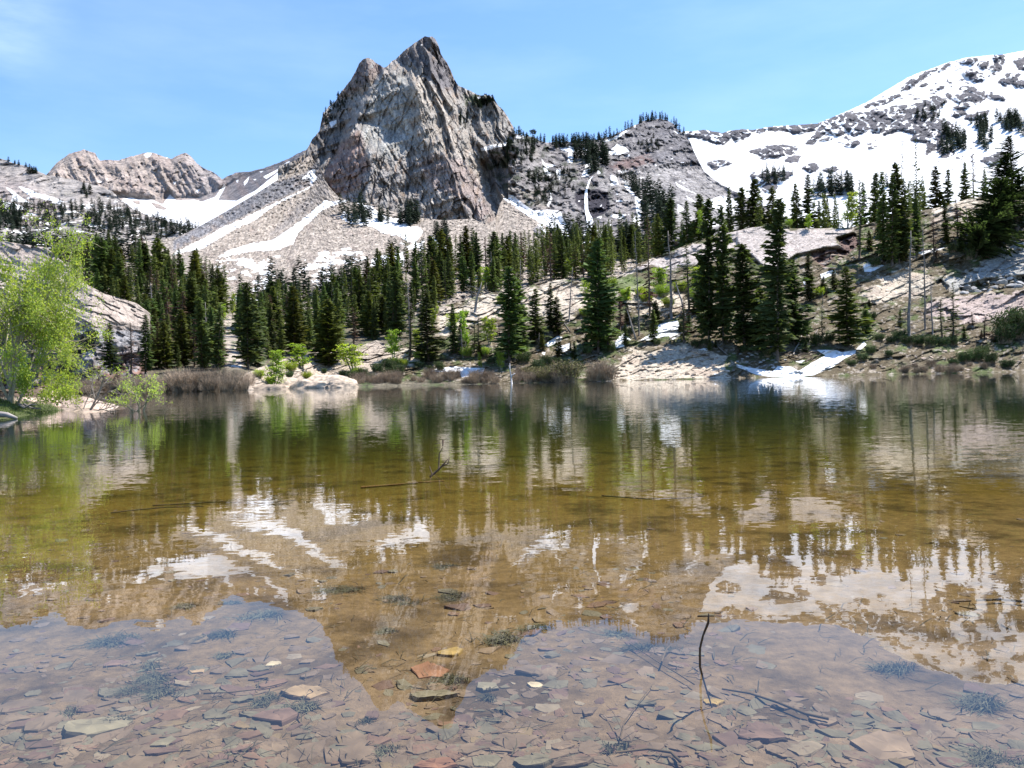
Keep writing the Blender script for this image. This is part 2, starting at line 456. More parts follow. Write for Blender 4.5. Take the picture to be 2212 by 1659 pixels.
# ---- snowy mountain on the right
t_snow = L1([(1400, 292), (1480, 284), (1500, 283), (1520, 280), (1560, 287), (1575, 283), (1600, 279), (1625, 281), (1660, 274), (1700, 271), (1720, 270), (1765, 267), (1785, 259), (1800, 252),
             (1840, 236), (1870, 222), (1900, 204), (1930, 186), (1960, 168), (1985, 157), (2010, 149), (2050, 134), (2090, 124), (2130, 120), (2170, 117), (2212, 109), (2400, 60), (2600, 50)])
def D_snow(X, Y):
    return 1550 + (450 - Y) * 2.6 - np.clip(X - 1750, 0, 900) * 0.55
rockF = [K(4, (-40, 600), (30, 598), (100, 598), (180, 612), (260, 618), (290, 650), (240, 690), (160, 672), (60, 645), (0, 640)),
         K(4, (288, 625), (340, 600), (400, 588), (445, 615), (380, 650), (330, 672)),
         K(4, (430, 592), (520, 575), (560, 578), (620, 575), (680, 585), (740, 568), (870, 568), (855, 590), (800, 610), (720, 622), (660, 600), (560, 598), (480, 612)),
         K(4, (860, 572), (960, 528), (1050, 490), (1120, 500), (1180, 490), (1240, 470), (1340, 455), (1440, 445), (1440, 480), (1400, 520), (1340, 545), (1280, 605), (1230, 612), (1200, 592), (1100, 640), (1060, 600), (1000, 632), (900, 622), (820, 690), (795, 685), (850, 640), (870, 600)),
         K(4, (1440, 480), (1490, 440), (1540, 425), (1640, 382), (1700, 410), (1630, 470), (1650, 530), (1740, 555), (1745, 630), (1665, 660), (1745, 755), (1685, 782), (1640, 700), (1575, 755), (1590, 680), (1480, 665), (1505, 625), (1420, 600), (1300, 625), (1380, 540)),
         K(4, (1710, 372), (1780, 378), (1840, 365), (1950, 350), (1945, 390), (1905, 430), (1860, 400), (1790, 422), (1730, 395)),
         K(4, (1795, 330), (1840, 322), (1890, 335), (1880, 357), (1830, 345)),
         K(4, (2050, 285), (2110, 240), (2175, 232), (2150, 285), (2080, 305)), K(4, (2130, 290), (2240, 280), (2240, 315), (2170, 318)),
         K(4, (1860, 262), (1930, 240), (1955, 268), (1900, 284)), K(4, (1815, 232), (1860, 215), (1905, 218), (1880, 240), (1830, 240)),
         K(4, (2010, 125), (2060, 100), (2080, 128), (2055, 200), (1985, 248), (1990, 200), (2030, 165)), K(4, (1915, 170), (1970, 160), (1960, 195), (1925, 190)),
         K(4, (1800, 160), (1860, 140), (1900, 140), (1870, 172), (1840, 160)), K(4, (2150, 155), (2230, 140), (2230, 205), (2180, 200)),
         K(4, (430, 742), (520, 720), (620, 702), (725, 720), (700, 752), (600, 775), (500, 785), (470, 755)), K(4, (150, 822), (220, 795), (290, 820), (240, 832), (190, 855)),
         K(4, (655, 802), (690, 775), (750, 775), (735, 795), (690, 805)), K(4, (430, 895), (500, 872), (560, 880), (690, 880), (640, 935), (500, 962), (450, 940)),
         K(4, (1410, 335), (1480, 270), (1560, 228), (1640, 205), (1560, 252), (1500, 300), (1440, 335)), K(4, (1180, 445), (1260, 415), (1300, 405), (1240, 435)),
         K(4, (1290, 430), (1330, 395), (1395, 372), (1350, 400)), K(4, (1700, 180), (1730, 175), (1690, 195), (1655, 215)),
         K(4, (1750, 460), (1830, 430), (1850, 445), (1790, 465)), K(4, (1830, 520), (1920, 495), (1975, 475), (1960, 500), (1880, 530)), K(4, (1740, 500), (1800, 475), (1825, 490), (1770, 512)),
         K(4, (1965, 375), (1995, 358), (2000, 378), (2070, 388), (2080, 402), (2000, 395)), K(4, (1540, 312), (1570, 300), (1565, 308)), K(4, (1650, 330), (1680, 322), (1665, 330)),
         K(4, (1200, 718), (1240, 712), (1210, 730)), K(4, (1930, 800), (2060, 755), (2110, 780), (2000, 830)), K(4, (880, 670), (960, 645), (930, 668)), K(4, (1040, 700), (1120, 670), (1130, 690), (1080, 712)),
         K(4, (770, 850), (830, 825), (870, 850), (820, 872)), K(4, (900, 860), (990, 850), (960, 875)), K(4, (490, 960), (590, 960), (580, 1000), (520, 1005))]
def rockmask(X, Y):
    s = np.full(X.shape, -99.0)
    for q in rockF: s = np.maximum(s, sd(X, Y, q))
    return s
def dp_snow(X, Y, D):
    rk = soft(rockmask(X, Y), -5, 6)
    c, b = cells(X / 9, Y / 7, 9)
    return -fbm(X / 130, Y / 90, 0, 3, 4) * 90 - rk * (4 + 20 * ridged((X + 0.6 * Y) / 22, (Y - .4 * X) / 18, 0, 3, 6) + 7 * c)
def col_snow(X, Y, P):
    c = rgb(X, (0.125, 0.12, 0.135))
    return blend(c, 2 * fbm(X / 14, Y / 10, 0, 3, 2), (0.23, 0.21, 0.21))
def sn_snow(X, Y, P):
    s = -(rockmask(X, Y) + 3.5) / 11
    st = ridged((X * 0.9 + Y * 1.3) / 34, (Y * .9 - X * .35) / 5.0, 0, 3, 12)
    s = np.minimum(s, 0.62 - 0.85 * soft(st, 0.72, 0.9) * soft(fbm(X / 60, Y / 50, 0, 2, 3), -0.05, 0.18))
    # tongues of snow between the ledges
    s = np.maximum(s, -0.62 + 0.85 * soft(ridged((X * .8 + Y) / 16, (Y - .5 * X) / 9, 0, 2, 22), 0.66, 0.86))
    return np.clip(s, -1, 1)
MT_SNOW = mat_terrain('snowfield and dark ledges', 0.12, 0.9, 6.0, 0.6, 0.4)
snowm = sheet('snowy_mountain', 1380, 2560, 2.2, 2.0, t_snow, lambda x: x * 0 + 500, D_snow, dp_snow, col_snow, sn_snow, MT_SNOW, (400, 180), (1.4, 7))

# ---- grey slab hill on the left
t_hill = L1([(-320, 330), (0, 343), (30, 352), (60, 360), (80, 370), (100, 377), (130, 382), (160, 388), (185, 395), (215, 402), (240, 412), (262, 432), (290, 452), (320, 466), (350, 474), (380, 482), (410, 494), (440, 505), (500, 520)])
def D_hill(X, Y):
    return 420 + (600 - Y) * 2.1 + 0.15 * (X)
def dp_hill(X, Y, D):
    st, b = cells(X / 26 + Y / 60, (Y + 0.12 * X) / 8, 4)
    st2, b2 = cells(X / 11, (Y + 0.1 * X) / 3.5, 14)
    return -40 * ridged(X / 110, Y / 45, 0, 3, 4) - 6 * st - 2.4 * st2
def col_hill(X, Y, P):
    c = rgb(X, (0.36, 0.325, 0.30))
    c = blend(c, 3 * fbm(X / 22, Y / 8, 0, 3, 21), (0.20, 0.185, 0.185))
    c = blend(c, soft(sd(X, Y, K(1, (0, 260), (120, 290), (330, 420), (250, 560), (0, 470))), -20, 20) * 0.6, (0.33, 0.27, 0.25))
    c = blend(c, (4 * fbm(X / 30, Y / 10, 0, 3, 23) - 0.35) * soft(Y, 400, 460), (0.10, 0.115, 0.08))
    return c
def sn_hill(X, Y, P):
    s = np.full(X.shape, -1.0)
    for q in (K(1, (30, 325), (60, 340), (110, 380), (160, 410), (60, 405), (70, 370)), K(1, (95, 320), (150, 335), (210, 362), (280, 378), (350, 408), (250, 398), (150, 368)),
              K(1, (-200, 400), (20, 402), (110, 425), (150, 450), (60, 455), (-200, 440)), K(1, (160, 515), (300, 520), (420, 530), (300, 535)), K(1, (440, 530), (520, 525), (600, 545), (500, 545)),
              K(1, (60, 560), (160, 570), (120, 585)), K(1, (900, 480), (960, 500), (1010, 520), (940, 515)), K(1, (740, 530), (800, 545), (760, 552))):
        s = np.maximum(s, sd(X, Y, q) / 7)
    s = np.maximum(s, -0.30 + 1.5 * fbm(X / 16, Y / 3.2, 0, 3, 5) * soft(Y, 395, 440))
    return np.clip(s, -1, 1)
MT_HILL = mat_terrain('grey slab hill', 0.12, 0.8, 4.0, 0.2, 0.4)
hill = sheet('slab_hill', -320, 520, 2.0, 1.8, t_hill, lambda x: x * 0 + 640, D_hill, dp_hill, col_hill, sn_hill, MT_HILL, (250, 60), (2.0, 10))

# ---- cliff ridge with the waterfall
t_cl = L1([(980, 330), (1040, 322), (1060, 318), (1085, 300), (1100, 282), (1112, 288), (1135, 294), (1152, 295), (1165, 304), (1180, 308), (1230, 306), (1290, 302), (1325, 292), (1350, 280),
           (1375, 268), (1392, 260), (1420, 257), (1442, 259), (1455, 268), (1466, 282), (1480, 290), (1490, 305), (1498, 325), (1508, 345), (1520, 368), (1540, 386), (1558, 398), (1585, 412), (1640, 440), (1720, 480)])
_clnear = L1([(300, 738), (318, 742), (345, 746), (400, 735), (450, 715), (500, 690), (540, 640), (600, 520)])
def D_cl(X, Y):
    d = 560 + np.maximum(500 - Y, -18) * 2.0 + 14 * np.sin(X / 46)
    near = _clnear(Y) - 6
    m_ = soft(1165 - X, 0, 60)
    return d * (1 - m_) + near * m_
wetcave = K(3, (800, 905), (900, 880), (1000, 870), (1090, 905), (1112, 1000), (1100, 1060), (960, 1140), (900, 1090), (850, 1040), (800, 990))
gully = K(3, (80, 880), (180, 890), (270, 930), (340, 990), (440, 1058), (560, 1052), (680, 1060), (695, 1110), (740, 1200), (760, 1400), (620, 1400), (500, 1200), (340, 1062), (250, 992))
def dp_cl(X, Y, D):
    c, b = cells((X + .35 * Y) / 15, (Y - .3 * X) / 9, 15)
    c2, b2 = cells((X + .2 * Y) / 6, (Y - .3 * X) / 3.6, 16)
    rub = soft(sd(X, Y, K(3, (1200, 720), (1650, 640), (1880, 640), (2200, 880), (2500, 1300), (1400, 1100))), -10, 20)
    d = -(1 - 0.8 * rub) * (34 * ridged((X - .3 * Y) / 46, (Y + .2 * X) / 30, 0, 4, 24) + 8 * c) - 3.5 * c2
    d += 11 * soft(sd(X, Y, wetcave), -2, 7)
    d += 10 * soft(sd(X, Y, gully), -2, 12)
    return d
def col_cl(X, Y, P):
    c = rgb(X, (0.275, 0.25, 0.245))
    c = blend(c, soft(X, 1330, 1390) * soft(380 - Y, 0, 40) * 0.7, (0.17, 0.165, 0.18))
    c = blend(c, soft(sd(X, Y, K(3, (1100, 760), (1650, 640), (1880, 640), (2200, 880), (2500, 1300), (1400, 1100), (980, 820))), -10, 15), (0.36, 0.335, 0.325))
    c = blend(c, soft(sd(X, Y, K(3, (0, 700), (140, 780), (300, 860), (560, 900), (560, 1060), (340, 1000), (80, 880), (0, 860))), -8, 8), (0.33, 0.285, 0.25))
    c = blend(c, soft(sd(X, Y, K(3, (420, 440), (500, 500), (500, 620), (420, 600), (350, 500))), -4, 4), (0.30, 0.27, 0.25))
    c = blend(c, soft(sd(X, Y, K(3, (1080, 640), (1300, 600), (1450, 560), (1500, 640), (1300, 690), (1100, 720))), -4, 4), (0.20, 0.14, 0.13))
    c = blend(c, (4.5 * fbm(X / 20, Y / 16, 0, 3, 29) - 0.2) * soft(1350 - X, 0, 60), (0.075, 0.085, 0.06))
    c = blend(c, 5 * (fbm((X + .5 * Y) / 30, (Y - .2 * X) / 14, 0, 4, 44) - .03), (0.13, 0.122, 0.128))
    c = blend(c, 3 * fbm(X / 9, Y / 5, 0, 2, 41) - 0.3, (0.40, 0.375, 0.36))
    c = blend(c, soft(sd(X, Y, wetcave) + 6 * fbm(X / 7, Y / 7, 0, 2, 3), -1, 2), (0.045, 0.04, 0.052))
    return c
def sn_cl(X, Y, P):
    s = np.full(X.shape, -1.0)
    for q in (gully, K(3, (-60, 505), (0, 508), (70, 490), (170, 478), (213, 462), (216, 490), (60, 530), (-20, 545)), K(3, (285, 402), (365, 405), (360, 432), (300, 432)), K(3, (550, 455), (625, 448), (585, 472)),
              K(3, (670, 508), (795, 492), (800, 540), (782, 650), (738, 642), (748, 550), (690, 535)), K(3, (880, 512), (915, 518), (900, 600), (880, 590)), K(3, (1095, 552), (1170, 478), (1245, 508), (1278, 540), (1200, 572), (1120, 578)),
              K(3, (1035, 462), (1160, 415), (1252, 358), (1262, 372), (1180, 430), (1050, 470)), K(3, (505, 588), (545, 650), (645, 665), (560, 692), (525, 655)), K(3, (528, 680), (560, 700), (602, 750), (552, 762)),
              K(3, (640, 708), (685, 700), (672, 795), (655, 770)), K(3, (1175, 712), (1265, 705), (1225, 742)), K(3, (1115, 745), (1165, 765), (1185, 835), (1118, 842)), K(3, (1238, 780), (1290, 848), (1332, 945), (1270, 895), (1238, 850)),
              K(3, (1325, 935), (1392, 950), (1388, 1060), (1372, 1165), (1295, 1155), (1345, 1090)), K(3, (1680, 815), (1780, 868), (1885, 925), (1700, 855)), K(3, (1770, 925), (1865, 992), (1790, 965)),
              K(3, (1880, 1180), (1980, 1140), (2060, 1190), (1900, 1230)), K(3, (578, 840), (600, 935), (606, 960), (575, 1030), (560, 1012), (590, 960)), K(3, (1095, 1105), (1150, 1090), (1255, 1095), (1200, 1135)),
              K(3, (860, 1245), (960, 1190), (1010, 1240), (945, 1330), (885, 1310)), K(3, (985, 1120), (1040, 1105), (1035, 1130)), K(3, (1360, 765), (1405, 772), (1380, 785)), K(3, (1730, 810), (1770, 815), (1750, 830)),
              K(3, (900, 660), (950, 640), (930, 760), (860, 765)), K(3, (1310, 320), (1335, 310), (1330, 345)), K(3, (1000, 700), (1035, 735), (1000, 745)), K(3, (1650, 360), (1720, 380), (1700, 395)),
              K(3, (2080, 930), (2200, 960), (2300, 1100), (2120, 1080), (1900, 1000)), K(3, (1700, 1000), (1760, 1050), (1700, 1080))):
        s = np.maximum(s, sd(X, Y, q) / 7)
    s = np.maximum(s, -0.42 + 1.3 * fbm(X / 12, Y / 7, 0, 3, 51) * soft(Y, 300, 330) * (0.4 + 0.6 * soft(X, 1200, 1260)))
    return np.clip(s, -1, 1)
MT_CL = mat_terrain('dark ledge rock', 0.14, 0.9, 3.5, 0.18, 0.45)
cliff = sheet('cliff_ridge', 1098, 1720, 1.6, 1.5, t_cl, lambda x: x * 0 + 600, D_cl, dp_cl, col_cl, sn_cl, MT_CL, (200, 50), (1.8, 8))

# ---- the pointed peak
t_pk = L1([(600, 360), (640, 345), (655, 333), (665, 318), (675, 300), (690, 283), (694, 262), (698, 245), (712, 228), (722, 222), (735, 200), (745, 190), (758, 172), (768, 155), (776, 136), (784, 127), (795, 124),
           (806, 129), (812, 136), (822, 141), (828, 146), (838, 142), (850, 130), (862, 122), (872, 110), (885, 100), (898, 92), (908, 84), (918, 78), (927, 80), (934, 79), (940, 84), (948, 100), (953, 118), (966, 136),
           (973, 150), (980, 168), (990, 184), (1000, 189), (1015, 196), (1030, 204), (1042, 206), (1058, 206), (1066, 212), (1075, 226), (1085, 235), (1094, 248), (1102, 262), (1108, 272), (1112, 290), (1160, 330), (1260, 400)])
def plane(p0, p1, p2):
    A_ = np.array([[p[0], p[1], 1] for p in (p0, p1, p2)], float)
    s = np.linalg.solve(A_, np.array([1.0 / p[2] for p in (p0, p1, p2)]))
    return lambda X, Y: s[0] * X + s[1] * Y + s[2]
FL = plane((885, 190, 752), (985, 460, 668), (740, 420, 735))
FR = plane((893, 185, 754), (1010, 470, 668), (1160, 440, 760))
FT = plane((860, 150, 800), (930, 160, 790), (885, 200, 735))
ST1 = plane((850, 140, 830), (927, 78, 815), (920, 190, 772))
ST2 = plane((932, 78, 815), (935, 190, 772), (990, 190, 845))
SP1 = plane((790, 124, 838), (700, 260, 850), (800, 240, 788))
SP2 = plane((794, 124, 838), (840, 170, 860), (812, 240, 788))
BL1 = plane((710, 430, 712), (790, 430, 668), (800, 320, 700))
BL2 = plane((790, 430, 668), (905, 420, 700), (810, 300, 706))
BLT = plane((740, 330, 700), (860, 320, 705), (800, 280, 742))
SH1 = plane((655, 350, 790), (740, 250, 835), (760, 400, 765))
_xl = L1([(140, 838), (170, 822), (200, 800), (260, 772), (330, 745), (370, 716), (430, 704), (540, 690)])
_xr = L1([(140, 950), (195, 972), (260, 1000), (330, 1032), (400, 1052), (480, 1074), (540, 1085)])
RS1 = plane((1005, 330, 790), (1035, 210, 812), (1090, 300, 778))
RS2 = plane((1080, 230, 806), (1085, 310, 776), (1120, 300, 812))
LW1 = plane((1000, 470, 672), (1110, 470, 690), (1100, 300, 775))
def D_pk(X, Y):
    wx = X + 7 * fbm(X / 18, Y / 18, 0, 3, 71) ; wy = Y + 7 * fbm(X / 30, Y / 30, 0, 3, 72)
    w1 = np.minimum(np.minimum(FL(wx, wy), FR(wx, wy)), FT(wx, wy))
    jx = wx + 10 * fbm(X / 30, Y / 16, 0, 3, 73)
    w1 = 1 / (1 / w1 + 3.2 * np.clip(_xl(Y) - jx, 0, 60) + 2.6 * np.clip(jx - _xr(Y), 0, 60))
    w2 = np.minimum(ST1(wx, wy), ST2(wx, wy))
    w3 = np.minimum(SP1(wx, wy), SP2(wx, wy))
    w4 = np.minimum(np.minimum(BL1(wx, wy), BL2(wx, wy)), BLT(wx, wy))
    w4 = 1 / (1 / w4 + 3.2 * np.clip(_xl(Y) - jx, 0, 60))
    w5 = SH1(wx, wy)
    w6 = np.minimum(RS1(wx, wy), RS2(wx, wy))
    w6 = np.where(wx > 985, w6, 1 / 900.)
    w7 = np.minimum(LW1(wx, wy), 1 / 660.)
    w7 = np.where(wx > 985, w7, 1 / 900.)
    w3 = np.where(wx < 850, w3, 1 / 900.)
    w = np.maximum.reduce([w1, w2, w3, w4, w5, w6, w7, np.full(X.shape, 1 / 880.)])
    edge = 1040 + (Y - 320) * 0.235 + 8 * fbm(X / 20, Y / 10, 0, 3, 74)
    D8 = _clnear(Y) + 0.25 * np.clip(1100 - X, 0, 60)
    t_ = soft(X, edge - 26, edge + 4) * soft(Y, 310, 316)
    return (1 / w) * (1 - t_) + D8 * t_
def dp_pk(X, Y, D):
    right = soft(X - (870 + (Y - 150) * 0.42), -6, 14)
    k = X - 0.38 * (Y - 200)
    rib = ridged(k / 21 + 1.2 * fbm(X / 40, Y / 40, 0, 2, 5), Y / 130, 0, 2, 61)
    rib2 = ridged(k / 8 + 0.8 * fbm(X / 20, Y / 20, 0, 2, 15), Y / 45, 0, 2, 62)
    u1, v1 = X + .25 * Y, Y - .25 * X
    c1, b1 = cells(u1 / 17, v1 / 44, 63)
    c2, b2 = cells(k / 6.5, (Y + .5 * X) / 20, 64)
    c3, b3 = cells((X + .6 * Y) / 5.5, (Y - .3 * X) / 4.2, 65)
    band = ridged((X * 0.35 + Y + 14 * fbm(X / 50, Y / 50, 0, 2, 9)) / 34, X / 260, 0, 2, 66)
    left = 1 - right
    face = soft(sd(X, Y, K(2, (720, 330), (900, 300), (960, 420), (980, 700), (800, 800), (680, 700), (620, 620), (700, 450))), -12, 12)
    d = -right * (rib * 27 + rib2 * 4.5) - left * (1 - .6 * face) * (rib2 * 3.5 + band * 13) - left * face * (2.5 * band + 1.2 * rib2)
    d += -(1 - .55 * face) * (c1 * 6 + c2 * 3.2) - c3 * 0.8
    # long joints cut into the faces
    for s_, (a_, l_, w_) in enumerate(((0.55, 46, .10), (-0.75, 62, .08), (0.1, 38, .07))):
        q_ = (X + a_ * Y + 9 * fbm(X / 26, Y / 26, 0, 3, 200 + s_)) / l_ + s_ * .37
        fr_ = np.abs(q_ - np.round(q_))
        d += (1 - soft(fr_, 0, w_)) * 3.0 * soft(fbm(X / 60, Y / 60, 0, 2, 210 + s_), -.15, .1)
    d += -9 * fbm(X / 55, Y / 55, 0, 3, 67)
    return d
def col_pk(X, Y, P):
    c = rgb(X, (0.385, 0.345, 0.305))
    q = lambda *p: K(2, *p)
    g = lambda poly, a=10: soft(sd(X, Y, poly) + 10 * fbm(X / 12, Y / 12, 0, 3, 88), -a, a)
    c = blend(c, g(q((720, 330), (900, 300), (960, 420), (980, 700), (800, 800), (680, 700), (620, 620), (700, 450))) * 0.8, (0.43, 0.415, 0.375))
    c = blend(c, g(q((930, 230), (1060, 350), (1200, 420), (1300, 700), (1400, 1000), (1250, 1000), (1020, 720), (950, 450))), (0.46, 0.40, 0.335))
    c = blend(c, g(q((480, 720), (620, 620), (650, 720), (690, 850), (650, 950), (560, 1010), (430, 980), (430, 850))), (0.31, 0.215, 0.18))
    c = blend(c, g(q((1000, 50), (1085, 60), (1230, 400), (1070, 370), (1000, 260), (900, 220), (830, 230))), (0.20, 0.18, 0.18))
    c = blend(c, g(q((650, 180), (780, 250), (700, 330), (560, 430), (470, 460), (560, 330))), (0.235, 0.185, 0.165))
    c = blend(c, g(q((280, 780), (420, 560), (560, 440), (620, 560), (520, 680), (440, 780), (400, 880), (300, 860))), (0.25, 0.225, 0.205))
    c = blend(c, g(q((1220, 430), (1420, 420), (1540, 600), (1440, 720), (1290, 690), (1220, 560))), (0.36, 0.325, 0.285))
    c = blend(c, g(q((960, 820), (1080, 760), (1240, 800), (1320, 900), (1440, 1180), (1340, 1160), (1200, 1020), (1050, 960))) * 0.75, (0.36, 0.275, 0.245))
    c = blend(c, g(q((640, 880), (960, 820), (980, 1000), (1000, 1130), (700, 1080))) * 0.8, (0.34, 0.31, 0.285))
    st = fbm((X - .35 * Y) / 5, Y / 55, 0, 3, 81)
    c = c * (1 + 0.55 * st)[..., None]
    c = blend(c, 3.2 * (fbm(X / 9, Y / 12, 0, 3, 82) - 0.10), (0.34, 0.24, 0.17))
    c = blend(c, 2.6 * (fbm(X / 7, Y / 9, 0, 3, 83) - 0.12), (0.42, 0.42, 0.39))
    c2, b2 = cells((X - 0.38 * (Y - 200)) / 6.5, (Y + .5 * X) / 20, 64)
    c = c * (1 + .35 * c2)[..., None]
    c = blend(c, (1 - soft(b2, 0, 0.08)) * 0.55, (0.09, 0.08, 0.08))
    c = blend(c, soft(sd(X, Y, q((1240, 400), (1420, 400), (1430, 450), (1320, 480), (1240, 480))), -3, 6) * soft(fbm(X / 6, Y / 5, 0, 2, 3), -.1, .1), (0.07, 0.085, 0.05))
    edge = 1040 + (Y - 320) * 0.235
    led = soft(X - edge, 0, 6) * soft(Y, 312, 318)
    lc = blend(rgb(X, (0.27, 0.245, 0.235)), 5 * (fbm(X / 14, Y / 10, 0, 3, 29) - 0.02), (0.085, 0.095, 0.06))
    lc = blend(lc, soft(Y, 395, 425), (0.37, 0.32, 0.27))
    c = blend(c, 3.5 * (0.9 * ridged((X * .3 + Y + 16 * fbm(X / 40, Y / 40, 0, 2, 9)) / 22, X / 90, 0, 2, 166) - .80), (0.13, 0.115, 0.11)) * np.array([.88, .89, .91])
    return c * (1 - led[..., None]) + lc * led[..., None]
def sn_pk(X, Y, P):
    s = np.full(X.shape, -1.0)
    for q in (K(3, (-20, 515), (20, 505), (70, 490), (170, 478), (213, 462), (216, 490), (60, 530), (-10, 545)), K(2, (445, 575), (490, 560), (495, 600), (460, 612)), K(2, (980, 120), (1000, 110), (1000, 122)), K(2, (888, 186), (905, 180), (898, 192)), K(2, (1320, 428), (1350, 425), (1345, 442)),
              K(2, (240, 780), (300, 738), (298, 755), (250, 790)), K(2, (440, 490), (470, 470), (462, 500))):
        s = np.maximum(s, sd(X, Y, q) / 5)
    return np.clip(s, -1, 1) - 0.03
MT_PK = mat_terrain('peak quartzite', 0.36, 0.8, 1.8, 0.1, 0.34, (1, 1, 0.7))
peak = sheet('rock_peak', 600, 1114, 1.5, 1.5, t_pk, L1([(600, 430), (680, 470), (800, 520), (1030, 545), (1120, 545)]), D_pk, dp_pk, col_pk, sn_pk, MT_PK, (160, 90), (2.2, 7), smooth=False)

# ---- talus fan and forested slope down to the lake
t_tal = L1([(-320, 560), (0, 545), (100, 540), (200, 530), (330, 520), (385, 512), (440, 484), (500, 450), (560, 414), (600, 388), (650, 350), (670, 334), (690, 366), (710, 402), (730, 424), (760, 438),
            (800, 440), (840, 455), (900, 470), (960, 476), (1020, 472), (1050, 486), (1070, 474), (1080, 440), (1088, 428), (1100, 432), (1150, 462), (1200, 490), (1240, 510), (1320, 535), (1500, 560), (1700, 560)])
_dt = L1([(300, 800), (340, 745), (400, 690), (440, 640), (470, 600), (500, 545), (560, 425), (600, 350), (640, 300), (690, 250), (740, 205), (800, 160), (835, 140), (860, 130)])
def D_tal(X, Y):
    return _dt(Y) + 26 * soft(X, 480, 640) * soft(Y, 560, 700) + 0
def dp_tal(X, Y, D):
    k = D / 400
    c, b = cells(X / 6, Y / 3.6, 33)
    c2, b2 = cells(X / 2.8, Y / 2.0, 34)
    big, bb = cells(X / 15, Y / 8, 35)
    lo = soft(Y, 540, 600)
    return -k * (22 * fbm(X / 90 + Y / 90, Y / 200, 0, 3, 36) + 2.2 * c + 1.7 * c2 + lo * 2.0 * np.clip(big - 0.25, 0, 1) * 3) * (1 - 0.7 * soft(Y, 660, 720))
gs = [K(2, (378, 822), (330, 858), (285, 900), (275, 920), (330, 915), (322, 962), (352, 940), (384, 910), (370, 880)),
      K(2, (432, 893), (300, 968), (100, 1060), (-60, 1140), (-200, 1200), (-300, 1260), (-470, 1340), (-490, 1370), (-300, 1330), (-140, 1230), (0, 1166), (120, 1078), (310, 982), (434, 902)),
      K(2, (455, 1000), (425, 1030), (405, 1045), (330, 1110), (200, 1210), (100, 1275), (0, 1283), (-150, 1330), (-250, 1390), (-120, 1370), (0, 1345), (130, 1345), (240, 1300), (262, 1240), (400, 1110), (450, 1080), (520, 1062), (590, 1040), (600, 1020), (560, 1030), (470, 1040), (440, 1035)),
      K(2, (590, 1040), (665, 1005), (655, 1060), (715, 1072), (720, 1090), (780, 1128), (830, 1140), (960, 1140), (970, 1180), (930, 1190), (985, 1190), (1010, 1230), (960, 1300), (900, 1290), (870, 1260), (760, 1240), (700, 1200), (560, 1180), (505, 1140), (530, 1095), (600, 1120), (640, 1090)),
      K(2, (1040, 1230), (1080, 1250), (1100, 1290), (1160, 1300), (1140, 1350), (1080, 1320)),
      K(2, (700, 1380), (800, 1350), (900, 1340), (900, 1440), (800, 1440), (680, 1430)),
      K(1, (1180, 700), (1300, 650), (1400, 630), (1521, 600), (1600, 600), (1521, 640), (1400, 650), (1300, 690)),
      K(1, (1255, 930), (1330, 900), (1335, 960), (1260, 955)), K(1, (1270, 1290), (1320, 1290), (1320, 1315), (1230, 1310)), K(1, (640, 1270), (670, 1270), (680, 1350), (640, 1352)), K(1, (450, 1328), (560, 1325), (570, 1345), (490, 1360)),
      K(1, (1130, 440), (1160, 440), (1100, 500))]
gullyR = K(2, (1405, 978), (1500, 985), (1580, 1040), (1640, 1080), (1760, 1110), (1900, 1100), (2100, 1400), (1900, 1330), (1790, 1240), (1730, 1200), (1650, 1150), (1500, 1052), (1430, 1000))
def col_tal(X, Y, P):
    c = rgb(X, (0.345, 0.295, 0.25))
    # grey apron above the upper snow stripe
    gy = K(2, (380, 800), (300, 880), (100, 940), (-100, 1050), (-480, 1280), (-480, 1340), (-200, 1200), (100, 1055), (300, 965), (432, 890))
    c = blend(c, soft(sd(X, Y, gy), -4, 4), (0.19, 0.185, 0.195))
    c = blend(c, soft(sd(X, Y, K(2, (430, 900), (440, 1000), (330, 1100), (200, 1200), (100, 1240), (200, 1130))), -12, 12) * 0.7, (0.235, 0.215, 0.21))
    c = blend(c, 3 * (fbm(X / 16, Y / 12, 0, 3, 91) - 0.08), (0.27, 0.22, 0.19))
    c3, b3 = cells(X / 2.8, Y / 2.0, 34)
    c = c * (1 + 0.95 * c3)[..., None]
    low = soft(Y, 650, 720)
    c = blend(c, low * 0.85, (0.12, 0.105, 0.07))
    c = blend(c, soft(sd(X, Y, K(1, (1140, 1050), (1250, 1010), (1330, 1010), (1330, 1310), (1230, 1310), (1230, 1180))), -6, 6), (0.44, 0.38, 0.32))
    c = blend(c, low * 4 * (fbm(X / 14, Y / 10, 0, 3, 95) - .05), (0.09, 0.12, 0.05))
    return c
def sn_tal(X, Y, P):
    s = np.full(X.shape, -1.0)
    for q in gs + [gullyR]:
        s = np.maximum(s, sd(X, Y, q) / 9)
    pr = soft(sd(X, Y, [(400, 545), (520, 535), (640, 530), (760, 520), (860, 510), (930, 505), (930, 560), (860, 610), (700, 640), (560, 680), (500, 640), (440, 580)]), -20, 30)
    n = fbm(X / 24, Y / 7, 0, 4, 97, 0.65) + 0.5 * fbm(X / 70, Y / 40, 0, 2, 98)
    s = np.maximum(s, (-0.9 + pr * 0.92) + 2.2 * n * pr)
    c3, b3 = cells(X / 6, Y / 3.6, 33)
    s = s - 0.5 * np.clip(c3, 0, 1) * pr - 0.12 - 1.0 * np.abs(fbm(X / 8, Y / 5, 0, 3, 99))
    return np.clip(s, -1, 1)
MT_TAL = mat_terrain('talus and slope soil', 0.35, 0.9, 1.2, 0.3, 0.45)
talus = sheet('talus_slope', -320, 1700, 2.0, 1.8, t_tal, lambda x: HZ(x) + 14, D_tal, dp_tal, col_tal, sn_tal, MT_TAL, (60, 8), (0.6, 9))

